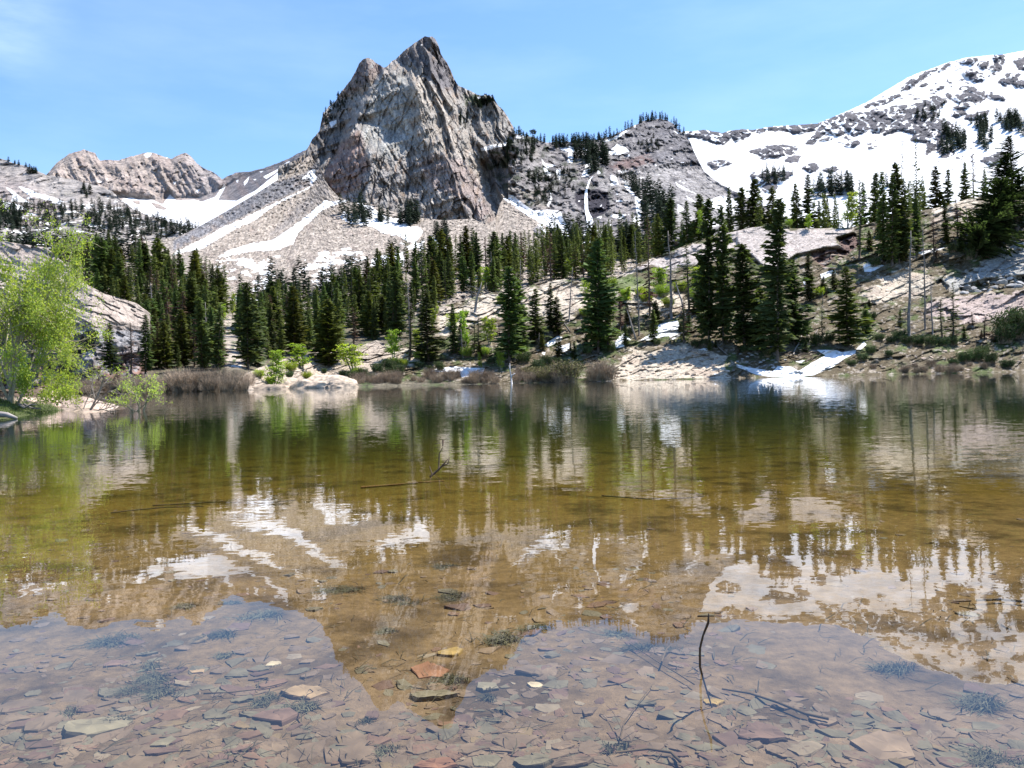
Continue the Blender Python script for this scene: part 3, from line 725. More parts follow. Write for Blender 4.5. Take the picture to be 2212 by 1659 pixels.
# ---- granite dome on the left shore
t_dome = L1([(-320, 500), (0, 520), (100, 535), (139, 568), (170, 607), (198, 620), (226, 635), (258, 643), (294, 655), (317, 671), (328, 680), (331, 690), (333, 760), (336, 830)])
def D_dome(X, Y):
    front = K1(1, 0, 1060)[1]
    d = 134 + 0.09 * (front - Y) * (Y < front) - 0.015 * (Y - front) * (Y > front)
    return d + 0.16 * np.abs(X - 200) * (X > 200) + 30 * soft(X, 300, 336) ** 2
def dp_dome(X, Y, D):
    c, b = cells((X - .5 * Y) / 26, (Y - .35 * X) / 8, 43)
    c2, b2 = cells(X / 30, Y / 40, 44)
    up = soft(700 - Y + 0.1 * X, -6, 6)
    return -up * (0.9 * c + 0.9 * ridged(X / 60, Y / 30, 0, 3, 44)) - (1 - up) * (5 * c2 + 4 * fbm(X / 20, Y / 20, 0, 3, 3))
def col_dome(X, Y, P):
    c = rgb(X, (0.43, 0.36, 0.31))
    c = blend(c, soft(Y - 0.02 * X, 702, 712), (0.27, 0.26, 0.265))
    c = blend(c, soft(Y, 740, 790) * soft(fbm(X / 14, Y / 14, 0, 3, 6), -.1, .1), (0.25, 0.15, 0.12))
    c = blend(c, 3 * (fbm((X - .5 * Y) / 20, (Y - .35 * X) / 5, 0, 3, 7) - 0.08), (0.27, 0.21, 0.185))
    return c
def none(X, Y, P): return np.full(X.shape, -1.0)
MT_DOME = mat_terrain('granite dome', 0.9, 0.8, 0.5, 0.1, 0.3)
dome = sheet('granite_dome', -320, 336, 2.0, 2.0, t_dome, lambda x: x * 0 + 850, D_dome, dp_dome, col_dome, none, MT_DOME, (30, 20), (1.2, 12))

# ---- rocky bank along the far shore
t_bk = L1([(500, 850), (512, 842), (520, 826), (529, 808), (560, 794), (611, 777), (650, 770), (685, 761), (740, 750), (788, 744), (800, 738), (815, 735), (835, 743), (880, 738), (930, 714), (942, 690), (950, 662), (980, 655), (1010, 645), (1065, 632), (1090, 631), (1130, 622),
           (1165, 611), (1220, 603), (1270, 612), (1320, 606), (1345, 592), (1370, 576), (1400, 561), (1440, 546), (1480, 530), (1520, 516), (1560, 506), (1590, 499), (1620, 492), (1650, 489), (1690, 490), (1720, 494), (1800, 493), (1850, 490), (1880, 482), (1930, 470), (1990, 455),
           (2040, 446), (2090, 430), (2150, 420), (2212, 405), (2560, 370)])
def D_bk(X, Y):
    w = HZ(X) + 6
    return 170 + np.where(Y < w, (w - Y) * 0.30, (w - Y) * 0.0) - 38 * soft(720 - X, 0, 200)
slab = K(7, (0, 380), (60, 362), (270, 350), (330, 375), (500, 365), (700, 368), (850, 365), (860, 400), (730, 440), (760, 500), (640, 510), (540, 540), (440, 560), (380, 600), (240, 700), (140, 600), (0, 470))
ramp = K(6, (1040, 395), (1230, 290), (1400, 230), (1560, 150), (1740, 100), (1900, 40), (2212, -40), (2212, 140), (1960, 180), (1720, 290), (1500, 330), (1340, 300), (1100, 385))
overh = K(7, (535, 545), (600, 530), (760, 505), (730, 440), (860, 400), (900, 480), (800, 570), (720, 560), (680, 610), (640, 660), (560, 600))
def dp_bk(X, Y, D):
    k = D / 200
    c, b = cells((X + .3 * Y) / 34, (Y + .35 * X) / 10, 53)
    c2, b2 = cells((X + .2 * Y) / 11, (Y + .25 * X) / 4.5, 54)
    c4, b4 = cells((X + .2 * Y) / 70, (Y + .3 * X) / 26, 56)
    big = fbm(X / 90, Y / 45, 0, 3, 55)
    d = -k * (1.3 * c + 0.6 * c2 + 8 * big + 2.0 * c4)
    s1 = soft(sd(X, Y, slab), -2, 4)
    cs, bs = cells((X + .4 * Y) / 60, (Y - 0.1 * X) / 30, 58)
    d = d * (1 - 0.85 * s1) - s1 * (3.5 + 1.2 * cs)
    d += soft(sd(X, Y, overh), -1, 3) * (2.5 + 4 * cells(X / 13, Y / 11, 57)[0])
    d += 3.5 * soft(sd(X, Y, K(7, (1440, 750), (1480, 730), (1545, 790), (1530, 850), (1480, 850))), -1, 3)
    led = K(7, (1610, 780), (1800, 730), (2087, 700), (2250, 690), (2250, 800), (2087, 800), (1880, 830), (1620, 850))
    d += soft(sd(X, Y, led), -1, 5) * (5 + 4.5 * cells(X / 13, Y / 14, 59)[0])
    w = HZ(X) + 6
    return d * soft(w - Y, -2, 14)
bsnow = [K(5, (1600, 1030), (1640, 1010), (1780, 990), (1900, 1000), (2030, 1003), (2005, 1060), (1940, 1040), (1900, 1072), (1845, 1078), (1830, 1030), (1700, 1035)),
         K(6, (478, 932), (530, 890), (590, 850), (632, 858), (622, 890), (520, 935)), K(6, (585, 930), (640, 925), (692, 905), (695, 950), (650, 975), (585, 965)), K(6, (465, 985), (500, 975), (490, 1005)),
         K(6, (1048, 905), (1085, 850), (1120, 828), (1175, 882), (1110, 900), (1125, 938), (1055, 948)),
         K(6, (1245, 885), (1320, 840), (1380, 800), (1395, 760), (1440, 745), (1545, 728), (1560, 770), (1545, 800), (1590, 815), (1560, 850), (1505, 882), (1478, 850), (1400, 862), (1330, 884)),
         K(6, (1708, 962), (1750, 945), (1825, 960), (1780, 966)), K(6, (1830, 1150), (1850, 1145), (1845, 1165)),
         K(7, (0, 1350), (80, 1375), (200, 1392), (262, 1405), (300, 1368), (400, 1372), (452, 1402), (560, 1335), (645, 1290), (575, 1248), (722, 1250), (765, 1266), (868, 1250), (862, 1275), (785, 1312), (702, 1372), (562, 1432), (462, 1445), (250, 1445), (150, 1432), (0, 1372)),
         K(7, (868, 1245), (925, 1188), (945, 1210), (902, 1248)), K(7, (608, 702), (660, 680), (715, 668), (722, 690), (655, 722), (620, 745)), K(7, (918, 632), (960, 612), (1010, 630), (1075, 634), (985, 682), (928, 684)),
         K(7, (1315, 545), (1380, 520), (1525, 503), (1440, 538), (1345, 558)), K(7, (210, 845), (260, 842), (240, 862)), K(7, (415, 1330), (500, 1325), (470, 1345)),
         K(7, (480, 745), (510, 750), (495, 790))]
def col_bk(X, Y, P):
    n1 = fbm(X / 18, Y / 9, 0, 4, 101)
    c = rgb(X, (0.115, 0.09, 0.055))
    c = blend(c, 4 * (n1 - 0.02), (0.185, 0.155, 0.105))
    c = blend(c, 6 * (fbm(X / 26, Y / 14, 0, 4, 103) - 0.02), (0.085, 0.105, 0.038))
    pale = [[(470, 870), (515, 800), (529, 795), (611, 770), (700, 755), (830, 730), (850, 800), (760, 850)],
            K(5, (1640, 720), (1640, 510), (1780, 500), (1900, 460), (2100, 400), (2190, 395), (2200, 620), (1900, 650), (1700, 800)),
            K(6, (-10, 500), (160, 480), (330, 470), (600, 400), (840, 425), (850, 620), (720, 690), (500, 760), (300, 730), (100, 720), (-10, 700)),
            ramp, slab, K(6, (1040, 1200), (1090, 1010), (1200, 960), (1300, 960), (1600, 915), (1800, 960), (1920, 1010), (1960, 1200)),
            K(7, (1380, 905), (1600, 862), (2087, 815), (2300, 810), (2300, 1010), (2050, 1010), (1700, 1075), (1380, 1010)),
            K(7, (900, 835), (1000, 760), (1200, 650), (1400, 690), (1450, 720), (1400, 850), (1100, 905), (960, 910)),
            K(7, (1400, 200), (1750, 140), (1760, 330), (1420, 360)), K(7, (1900, 500), (2087, 450), (2250, 420), (2300, 780), (1750, 760), (1600, 840), (1440, 730), (1700, 700)),
            K(6, (1000, 500), (1250, 420), (1500, 480), (1700, 560), (1650, 680), (1350, 680), (1060, 560)), K(5, (1080, 900), (1500, 820), (1500, 950), (1100, 1010))]
    m = np.full(X.shape, -99.0)
    for q in pale: m = np.maximum(m, sd(X, Y, q))
    rk = soft(m - 2 + 46 * fbm(X / 22, Y / 7, 0, 4, 104, .6) * (1 - .8 * soft(np.maximum.reduce([sd(X, Y, slab), sd(X, Y, ramp), sd(X, Y, pale[0]), sd(X, Y, pale[5])]), -2, 6)), -2, 3)
    rc = blend(rgb(X, (0.53, 0.455, 0.36)), 3 * (fbm(X / 30, Y / 12, 0, 3, 105) - 0.04), (0.40, 0.315, 0.25))
    rc = blend(rc, soft(sd(X, Y, slab), -4, 4) + soft(sd(X, Y, ramp), -4, 4), (0.47, 0.41, 0.375))
    rc = blend(rc, soft(sd(X, Y, pale[0]), -6, 6), (0.43, 0.355, 0.285))
    rc = blend(rc, soft(sd(X, Y, pale[6]), -6, 6), (0.42, 0.335, 0.30))
    rc = blend(rc, soft(sd(X, Y, pale[9]), -6, 6) * 0.8, (0.33, 0.335, 0.325))
    c = c * (1 - rk[..., None]) + rc * rk[..., None]
    small = soft(fbm(X / 8, Y / 4, 0, 4, 106, .65), 0.11, 0.17)
    c = blend(c, small * (1 - rk) * 0.8, (0.36, 0.31, 0.26))
    c = blend(c, soft(sd(X, Y, K(6, (1040, 400), (1250, 380), (1330, 440), (1300, 520), (1050, 480))), -6, 6) * 0.7, (0.12, 0.17, 0.05))
    c = blend(c, soft(sd(X, Y, overh), -1, 3), (0.17, 0.11, 0.095))  # reddish rock, darkened to paint in the shade under the slab
    c2, b2 = cells((X + .3 * Y) / 34, (Y + .35 * X) / 10, 53)
    c = blend(c, (1 - soft(b2, 0, 0.07)) * rk * 0.55, (0.12, 0.085, 0.07))
    return c
def sn_bk(X, Y, P):
    s = np.full(X.shape, -1.0)
    for q in bsnow: s = np.maximum(s, sd(X, Y, q) / 6)
    return np.clip(s, -1, 1)
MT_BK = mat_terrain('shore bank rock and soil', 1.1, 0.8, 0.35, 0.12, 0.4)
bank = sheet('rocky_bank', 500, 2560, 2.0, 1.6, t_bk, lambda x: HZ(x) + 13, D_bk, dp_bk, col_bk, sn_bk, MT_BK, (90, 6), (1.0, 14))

# ---- rock spit at the left
t_sp = L1([(-300, 842), (0, 842), (50, 838), (90, 838), (130, 847), (160, 853), (190, 858), (215, 866), (245, 873), (268, 880)])
b_sp = L1([(-300, 925), (0, 906), (60, 898), (95, 893), (130, 887), (180, 893), (215, 892), (250, 886), (272, 883)])
def D_sp(X, Y):
    B, T = b_sp(X), t_sp(X)
    Dw = 0.60 * F / (B - HZ(X))
    v = np.clip((B - Y) / np.maximum(B - T, 1), 0, 1)
    return Dw * 1.02 + v * 5.0
def dp_sp(X, Y, D):
    B = b_sp(X)
    return -0.9 * fbm(X / 40, Y / 12, 0, 4, 121) * soft(B - Y, 0, 5) - 0.35 * cells(X / 40, Y / 7, 44)[0] * soft(B - Y, 0, 5)
def col_sp(X, Y, P):
    c = blend(rgb(X, (0.46, 0.36, 0.29)), 3 * fbm(X / 25, Y / 6, 0, 3, 122), (0.34, 0.25, 0.20))
    gr = soft(sd(X, Y, [(-400, 860), (0, 862), (60, 868), (110, 872), (140, 888), (60, 900), (-400, 940)]) + 6 * fbm(X / 8, Y / 4, 0, 3, 4), -2, 3)
    c = blend(c, gr, (0.07, 0.085, 0.03))
    c = blend(c, soft(sd(X, Y, [(-400, 830), (60, 834), (110, 845), (90, 858), (-400, 862)]) + 8 * fbm(X / 8, Y / 4, 0, 3, 5), -2, 3), (0.10, 0.07, 0.05))
    return c
spit = sheet('rock_spit', -300, 270, 1.6, 1.0, t_sp, b_sp, D_sp, dp_sp, col_sp, none, mat_terrain('spit rock', 5, 0.6, 0.05, 0.1, 0.3), (5, 0.9), (0.5, 10))

# ------------------------------------------------------------------ lake
def lake_bed():
    g = np.concatenate([-np.geomspace(600, 2.6, 40), np.arange(-2.55, 2.56, 0.03), np.geomspace(2.6, 600, 40)])
    h = np.concatenate([[-30, -5, 0.2], np.arange(0.6, 5.5, 0.03), np.geomspace(5.55, 420, 60)])
    X, Y = np.meshgrid(g, h)
    z = bed_z(X, Y)
    A = np.stack([X, Y, z], -1)
    r, c = X.shape
    ii = np.arange(r * c).reshape(r, c)
    q = np.stack([ii[:-1, :-1], ii[:-1, 1:], ii[1:, 1:], ii[1:, :-1]], -1).reshape(-1, 4)
    mt, n, o = new_mat('lake bed silt')
    L = n.links.new
    pb = nd(n, 'ShaderNodeBsdfPrincipled', i_Roughness=0.95); pb.inputs['Specular IOR Level'].default_value = 0.05
    ge = nd(n, 'ShaderNodeNewGeometry')
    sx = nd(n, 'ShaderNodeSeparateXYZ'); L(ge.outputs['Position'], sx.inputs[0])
    # silt colour darkens and greens with distance, standing in for light absorbed by water
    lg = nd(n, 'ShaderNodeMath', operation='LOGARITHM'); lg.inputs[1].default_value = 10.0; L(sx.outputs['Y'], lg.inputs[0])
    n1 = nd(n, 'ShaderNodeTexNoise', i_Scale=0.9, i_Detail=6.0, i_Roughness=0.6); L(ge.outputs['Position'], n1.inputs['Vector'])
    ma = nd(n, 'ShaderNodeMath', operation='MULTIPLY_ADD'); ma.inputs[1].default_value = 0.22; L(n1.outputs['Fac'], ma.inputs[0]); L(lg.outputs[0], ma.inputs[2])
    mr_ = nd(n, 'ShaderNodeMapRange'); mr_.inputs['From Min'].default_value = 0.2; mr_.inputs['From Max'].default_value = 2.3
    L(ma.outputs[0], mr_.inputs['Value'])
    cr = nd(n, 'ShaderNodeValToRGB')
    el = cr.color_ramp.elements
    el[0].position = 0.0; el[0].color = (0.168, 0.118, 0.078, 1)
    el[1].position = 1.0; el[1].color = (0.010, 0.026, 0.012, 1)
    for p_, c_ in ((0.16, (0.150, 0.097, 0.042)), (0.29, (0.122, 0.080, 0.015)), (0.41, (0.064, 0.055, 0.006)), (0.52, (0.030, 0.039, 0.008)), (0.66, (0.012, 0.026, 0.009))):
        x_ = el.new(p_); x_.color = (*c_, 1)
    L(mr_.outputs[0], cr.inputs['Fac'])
    n2 = nd(n, 'ShaderNodeTexNoise', i_Scale=22.0, i_Detail=8.0, i_Roughness=0.7); L(ge.outputs['Position'], n2.inputs['Vector'])
    n3 = nd(n, 'ShaderNodeTexNoise', i_Scale=3.2, i_Detail=5.0, i_Roughness=0.62); L(ge.outputs['Position'], n3.inputs['Vector'])
    vo = nd(n, 'ShaderNodeTexVoronoi', i_Scale=38.0, feature='F1'); L(ge.outputs['Position'], vo.inputs['Vector'])
    a1 = nd(n, 'ShaderNodeMapRange'); a1.inputs['From Min'].default_value = 0.3; a1.inputs['From Max'].default_value = 0.7; a1.inputs['To Min'].default_value = 0.62; a1.inputs['To Max'].default_value = 1.35
    L(n2.outputs['Fac'], a1.inputs['Value'])
    a2 = nd(n, 'ShaderNodeMapRange'); a2.inputs['From Min'].default_value = 0.36; a2.inputs['From Max'].default_value = 0.52; a2.inputs['To Min'].default_value = 0.5; a2.inputs['To Max'].default_value = 1.08
    L(n3.outputs['Fac'], a2.inputs['Value'])
    mm = nd(n, 'ShaderNodeMath', operation='MULTIPLY'); L(a1.outputs[0], mm.inputs[0]); L(a2.outputs[0], mm.inputs[1])
    vs = nd(n, 'ShaderNodeVectorMath', operation='SCALE'); L(cr.outputs['Color'], vs.inputs[0]); L(mm.outputs[0], vs.inputs['Scale'])
    L(vs.outputs[0], pb.inputs['Base Color'])
    bp = nd(n, 'ShaderNodeBump'); bp.inputs['Distance'].default_value = 0.02; bp.inputs['Strength'].default_value = 0.7
    L(n2.outputs['Fac'], bp.inputs['Height']); L(bp.outputs[0], pb.inputs['Normal'])
    L(pb.outputs[0], o.inputs['Surface'])
    return tag(add('lake_bed', mesh_np('lake_bed', A.reshape(-1, 3), q, mt, smooth=True)), kind='structure')
def bed_z(X, Y):
    X, Y = np.asarray(X, float), np.asarray(Y, float)
    z = -np.clip(0.045 + 0.022 * Y, 0, 0.5)
    return z + 0.022 * fbm(X / 0.5, Y / 0.5, 0, 4, 131)
lake_bed()

def water():
    V = [(-700, -40, 0), (700, -40, 0), (700, 300, 0), (-700, 300, 0)]
    mt, n, o = new_mat('lake water')
    L = n.links.new
    ge = nd(n, 'ShaderNodeNewGeometry')
    ln = nd(n, 'ShaderNodeVectorMath', operation='LENGTH'); L(ge.outputs['Position'], ln.inputs[0])
    acc = None
    # slopes of the ripples, from long swell to cat's paws
    for (sx_, sy_, amp, seed) in ((0.8, 1.6, 0.007, 0), (3.0, 6.5, 0.014, 3.1), (9.0, 17.0, 0.026, 7.7), (22.0, 40.0, 0.020, 5.3)):
        mp_ = nd(n, 'ShaderNodeMapping'); mp_.inputs['Scale'].default_value = (sx_, sy_, 1); mp_.inputs['Location'].default_value = (seed, seed * 2, 0)
        L(ge.outputs['Position'], mp_.inputs['Vector'])
        nz_ = nd(n, 'ShaderNodeTexNoise', i_Scale=1.0, i_Detail=2.0, i_Roughness=0.5); L(mp_.outputs[0], nz_.inputs['Vector'])
        sb = nd(n, 'ShaderNodeVectorMath', operation='SUBTRACT'); sb.inputs[1].default_value = (0.5, 0.5, 0.5); L(nz_.outputs['Color'], sb.inputs[0])
        ml = nd(n, 'ShaderNodeVectorMath', operation='MULTIPLY'); ml.inputs[1].default_value = (amp * 0.7, amp * 1.3, 0); L(sb.outputs[0], ml.inputs[0])
        if acc is None: acc = ml
        else:
            ad = nd(n, 'ShaderNodeVectorMath', operation='ADD'); L(acc.outputs[0], ad.inputs[0]); L(ml.outputs[0], ad.inputs[1]); acc = ad
    # breeze: calm by the near shore, rougher in the open
    st = nd(n, 'ShaderNodeMapRange'); st.inputs['From Min'].default_value = 1.6; st.inputs['From Max'].default_value = 5.5
    st.inputs['To Min'].default_value = 0.24; st.inputs['To Max'].default_value = 1.15; L(ln.outputs['Value'], st.inputs['Value'])
    pn = nd(n, 'ShaderNodeTexNoise', i_Scale=0.12, i_Detail=3.0); L(ge.outputs['Position'], pn.inputs['Vector'])
    pm = nd(n, 'ShaderNodeMapRange'); pm.inputs['From Min'].default_value = 0.35; pm.inputs['From Max'].default_value = 0.65; pm.inputs['To Min'].default_value = 0.6; pm.inputs['To Max'].default_value = 1.4
    L(pn.outputs['Fac'], pm.inputs['Value'])
    sm = nd(n, 'ShaderNodeMath', operation='MULTIPLY'); L(st.outputs[0], sm.inputs[0]); L(pm.outputs[0], sm.inputs[1])
    sc2 = nd(n, 'ShaderNodeVectorMath', operation='SCALE'); L(acc.outputs[0], sc2.inputs[0]); L(sm.outputs[0], sc2.inputs['Scale'])
    up = nd(n, 'ShaderNodeVectorMath', operation='ADD'); up.inputs[1].default_value = (0, 0, 1); L(sc2.outputs[0], up.inputs[0])
    nm = nd(n, 'ShaderNodeVectorMath', operation='NORMALIZE'); L(up.outputs[0], nm.inputs[0])
    fr = nd(n, 'ShaderNodeFresnel', i_IOR=1.333); L(nm.outputs[0], fr.inputs['Normal'])
    gl = nd(n, 'ShaderNodeBsdfGlossy'); gl.inputs['Roughness'].default_value = 0.0; gl.inputs['Color'].default_value = (1, 1, 1, 1); L(nm.outputs[0], gl.inputs['Normal'])
    tr = nd(n, 'ShaderNodeBsdfTransparent'); tr.inputs['Color'].default_value = (0.96, 0.97, 0.94, 1)
    mx = nd(n, 'ShaderNodeMixShader'); L(fr.outputs[0], mx.inputs['Fac']); L(tr.outputs[0], mx.inputs[1]); L(gl.outputs[0], mx.inputs[2])
    L(mx.outputs[0], o.inputs['Surface'])
    return tag(add('water', mesh_np('water', V, [(0, 1, 2, 3)], mt)), kind='structure')
water()
gm = mat_simple('valley soil', (0.16, 0.13, 0.09), 0.2, 0.95, 0.01)
tag(add('ground', mesh_np('ground', [(-9000, -9000, -3), (9000, -9000, -3), (9000, 9000, -3), (-9000, 9000, -3)], [(0, 1, 2, 3)], gm)), kind='structure')

# ------------------------------------------------------------------ shape builders
class MB:
    def __init__(s): s.V, s.T, s.Q, s.n = [], [], [], 0
    def addv(s, v):
        v = np.asarray(v, float).reshape(-1, 3); s.V.append(v); k = s.n; s.n += len(v); return k
    def tris(s, P):              # (m,3,3)
        P = np.asarray(P, float); k = s.addv(P); s.T.append(np.arange(k, k + len(P) * 3).reshape(-1, 3))
    def quads(s, P):             # (m,4,3)
        P = np.asarray(P, float); k = s.addv(P); s.Q.append(np.arange(k, k + len(P) * 4).reshape(-1, 4))
    def tube(s, pts, rad, sides=5, cap=True):
        pts = np.asarray(pts, float); rad = np.asarray(rad, float)
        n = len(pts)
        tg = np.gradient(pts, axis=0); tg /= np.linalg.norm(tg, axis=1)[:, None] + 1e-9
        ref = np.array([0.31, 0.17, 0.93]) if abs(tg[0][2]) < 0.9 else np.array([1.0, 0.1, 0.0])
        a_ = np.cross(tg, ref); a_ /= np.linalg.norm(a_, axis=1)[:, None] + 1e-9
        b_ = np.cross(tg, a_)
        th = np.arange(sides) * 2 * math.pi / sides
        ring = pts[:, None] + rad[:, None, None] * (np.cos(th)[None, :, None] * a_[:, None] + np.sin(th)[None, :, None] * b_[:, None])
        k = s.addv(ring)
        ii = k + np.arange(n * sides).reshape(n, sides)
        jj = np.roll(ii, -1, 1)
        s.Q.append(np.stack([ii[:-1], jj[:-1], jj[1:], ii[1:]], -1).reshape(-1, 4))
        if cap and sides > 3:
            for r in (0, n - 1):
                c = s.addv(pts[r])
                s.T.append(np.stack([np.full(sides, c), ii[r], jj[r]], -1))
    def data(s):
        V = np.concatenate(s.V) if s.V else np.zeros((0, 3))
        return V, [x for x in ([np.concatenate(s.T)] if s.T else []) + ([np.concatenate(s.Q)] if s.Q else [])]
    def mesh(s, name, mat, smooth=False):
        V, Fc = s.data()
        return mesh_np(name, V, Fc, mat, smooth=smooth)

def conifer_parts(seed, R0=0.115, nb=150, spr=8, t0=0.06, power=0.85, droop=0.35, ragged=0.3, detail=1.0, hole=0.0):
    """unit-height conifer: (crown MB, trunk MB)"""
    r = np.random.default_rng(seed)
    cr, tr = MB(), MB()
    wob = np.cumsum(r.normal(0, 0.0035, (9, 2)), 0)
    zz = np.linspace(-0.02, 1.0, 9)
    tr.tube(np.column_stack([wob, zz]), 0.014 * (1 - 0.93 * np.linspace(0, 1, 9)) , 6)
    side = r.normal(0, 0.25, 8)
    P = []
    for i in range(nb):
        f = (i + r.random()) / nb
        t = t0 + (1 - t0) * f ** 1.0 * 0.985
        az = i * 2.39996 + r.normal(0, 0.35)
        ln = R0 * ((1 - t) ** power * (0.72 + 0.28 * min(1, t / 0.3)) + 0.035) * (1 + ragged * r.normal()) * (1 + side[int((az % 6.283) / 6.284 * 8)] * 0.7)
        if hole and vn(t * 9 + seed, math.cos(az) * 1.2, math.sin(az) * 1.2, seed) < hole: ln *= 0.35
        ln = max(ln, 0.012)
        if t < t0 + 0.07: ln *= 0.7
        d = np.array([math.cos(az), math.sin(az), 0])
        lift = -droop * (1 - t) + 0.35 * t + r.normal(0, 0.1)
        base = np.array([np.interp(t, zz, wob[:, 0]), np.interp(t, zz, wob[:, 1]), t])
        for k in range(spr):
            s_ = 0.12 + 0.88 * (k + r.random()) / spr
            p = base + d * ln * s_ + np.array([0, 0, ln * (lift * s_ + 0.25 * s_ * s_ * (1 - t))])
            w = (0.012 + 0.34 * ln * (1 - 0.45 * s_)) * r.uniform(0.7, 1.3) / detail
            q = np.array([-d[1], d[0], 0]) * r.choice([-1, 1])
            a_ = d * w * 1.1 + q * w * r.uniform(0.1, 1.0) + np.array([0, 0, w * r.uniform(-0.55, 0.15)])
            b_ = q * w * r.uniform(0.35, 0.8) - d * w * 0.25 + np.array([0, 0, -w * r.uniform(0.1, 0.65)])
            P.append([p - a_ * 0.35, p + b_ * 0.7, p + a_, p - b_ * 0.25 + d * w * 0.25])
    cr.quads(P)
    # leader
    L_ = []
    for k in range(6):
        z = 0.93 + 0.012 * k; a0 = k * 2.4; w = 0.010 * (1.1 - k * 0.14)
        L_.append([[0, 0, z], [math.cos(a0) * w, math.sin(a0) * w, z - 0.004], [0, 0, z + 0.018], [-math.sin(a0) * w * .3, 0, z + 0.008]])
    q = np.array(L_) + np.array([wob[-1][0], wob[-1][1], 0]); cr.quads(q)
    return cr, tr

def dead_parts(seed, nb=60, R0=0.10, fine=2, lean=0.0, top=1.0):
    r = np.random.default_rng(seed)
    m_, tr = MB(), MB()
    wob = np.cumsum(r.normal(0, 0.005, (9, 2)), 0); zz = np.linspace(-0.02, 1, 9)
    tr.tube(np.column_stack([wob, zz]), 0.013 * (1 - 0.9 * np.linspace(0, 1, 9)) + 0.0012, 6)
    for i in range(nb):
        t = 0.10 + 0.86 * (i + r.random()) / nb
        az = r.uniform(0, 6.283)
        ln = R0 * ((1 - t) ** 0.7 + 0.08) * r.uniform(0.3, 1.15)
        d = np.array([math.cos(az), math.sin(az), 0])
        b = np.array([np.interp(t, zz, wob[:, 0]), np.interp(t, zz, wob[:, 1]), t])
        k = r.uniform(-0.5, 0.1)
        pts = [b, b + d * ln * 0.5 + [0, 0, ln * k * 0.5], b + d * ln + [0, 0, ln * (k * 0.8 + 0.15)]]
        m_.tube(pts, [0.0032, 0.0020, 0.0009], 3, False)
        for _ in range(fine):
            s_ = r.uniform(0.35, 0.95); p = b + d * ln * s_ + [0, 0, ln * k * s_]
            q = np.array([-d[1], d[0], 0]) * r.choice([-1, 1]) + d * 0.6 + [0, 0, r.uniform(-0.8, 0.2)]
            m_.tube([p, p + q * ln * 0.28], [0.0014, 0.0007], 3, False)
    return m_, tr

def tree_kind(name, parts, cname, cm, tm):
    """meshes shared by every copy"""
    cr, tr = parts
    return dict(crown=cr.mesh(name + '_' + cname, cm), trunk=tr.mesh(name + '_trunk', tm, True), cname=cname)

KIND = {}
for i in range(4):      # narrow fir
    KIND['fir%d' % i] = tree_kind('fir', conifer_parts(10 + i, 0.105 + 0.012 * i, 190, 9, 0.04, 0.62 + 0.05 * i, 0.4, 0.28), 'crown', M_NEEDLE, M_BARK)
for i in range(3):      # full spruce
    KIND['spruce%d' % i] = tree_kind('spruce', conifer_parts(20 + i, 0.135, 250, 12, 0.07, 0.52, 0.45, 0.32, 1.05, 0.33), 'crown', M_NEEDLE, M_BARK)
KIND['olive0'] = tree_kind('spruce', conifer_parts(31, 0.19, 210, 11, 0.05, 0.72, 0.35, 0.2), 'crown', M_NEEDLE2, M_BARK)
KIND['olive1'] = tree_kind('spruce', conifer_parts(32, 0.13, 190, 9, 0.05, 0.7, 0.35, 0.25), 'crown', M_NEEDLE2, M_BARK)
KIND['big0'] = tree_kind('spruce', conifer_parts(37, 0.20, 640, 34, 0.05, 0.6, 0.5, 0.35, 3.2, 0.46), 'crown', M_NEEDLE_DARK, M_BARK)
KIND['big1'] = tree_kind('spruce', conifer_parts(38, 0.17, 600, 30, 0.08, 0.6, 0.5, 0.35, 3.0, 0.48), 'crown', M_NEEDLE_DARK, M_BARK)
for i in range(2):      # thin, gappy
    KIND['thin%d' % i] = tree_kind('fir', conifer_parts(40 + i, 0.10, 90, 6, 0.12, 0.9, 0.5, 0.4, 1.0, 0.45), 'crown', M_NEEDLE, M_BARK)
KIND['rust0'] = tree_kind('dying_fir', conifer_parts(50, 0.10, 110, 6, 0.10, 0.8, 0.7, 0.35, 1.1, 0.4), 'crown', M_RUST, M_BARK)
KIND['rust1'] = tree_kind('dying_fir', conifer_parts(51, 0.085, 90, 5, 0.15, 0.7, 0.9, 0.4, 1.1, 0.45), 'crown', M_RUST, M_BARK)
for i in range(3):
    KIND['dead%d' % i] = tree_kind('dead_tree', dead_parts(60 + i, 90, 0.11, 3), 'branches', M_GREYWOOD, M_GREYWOOD)

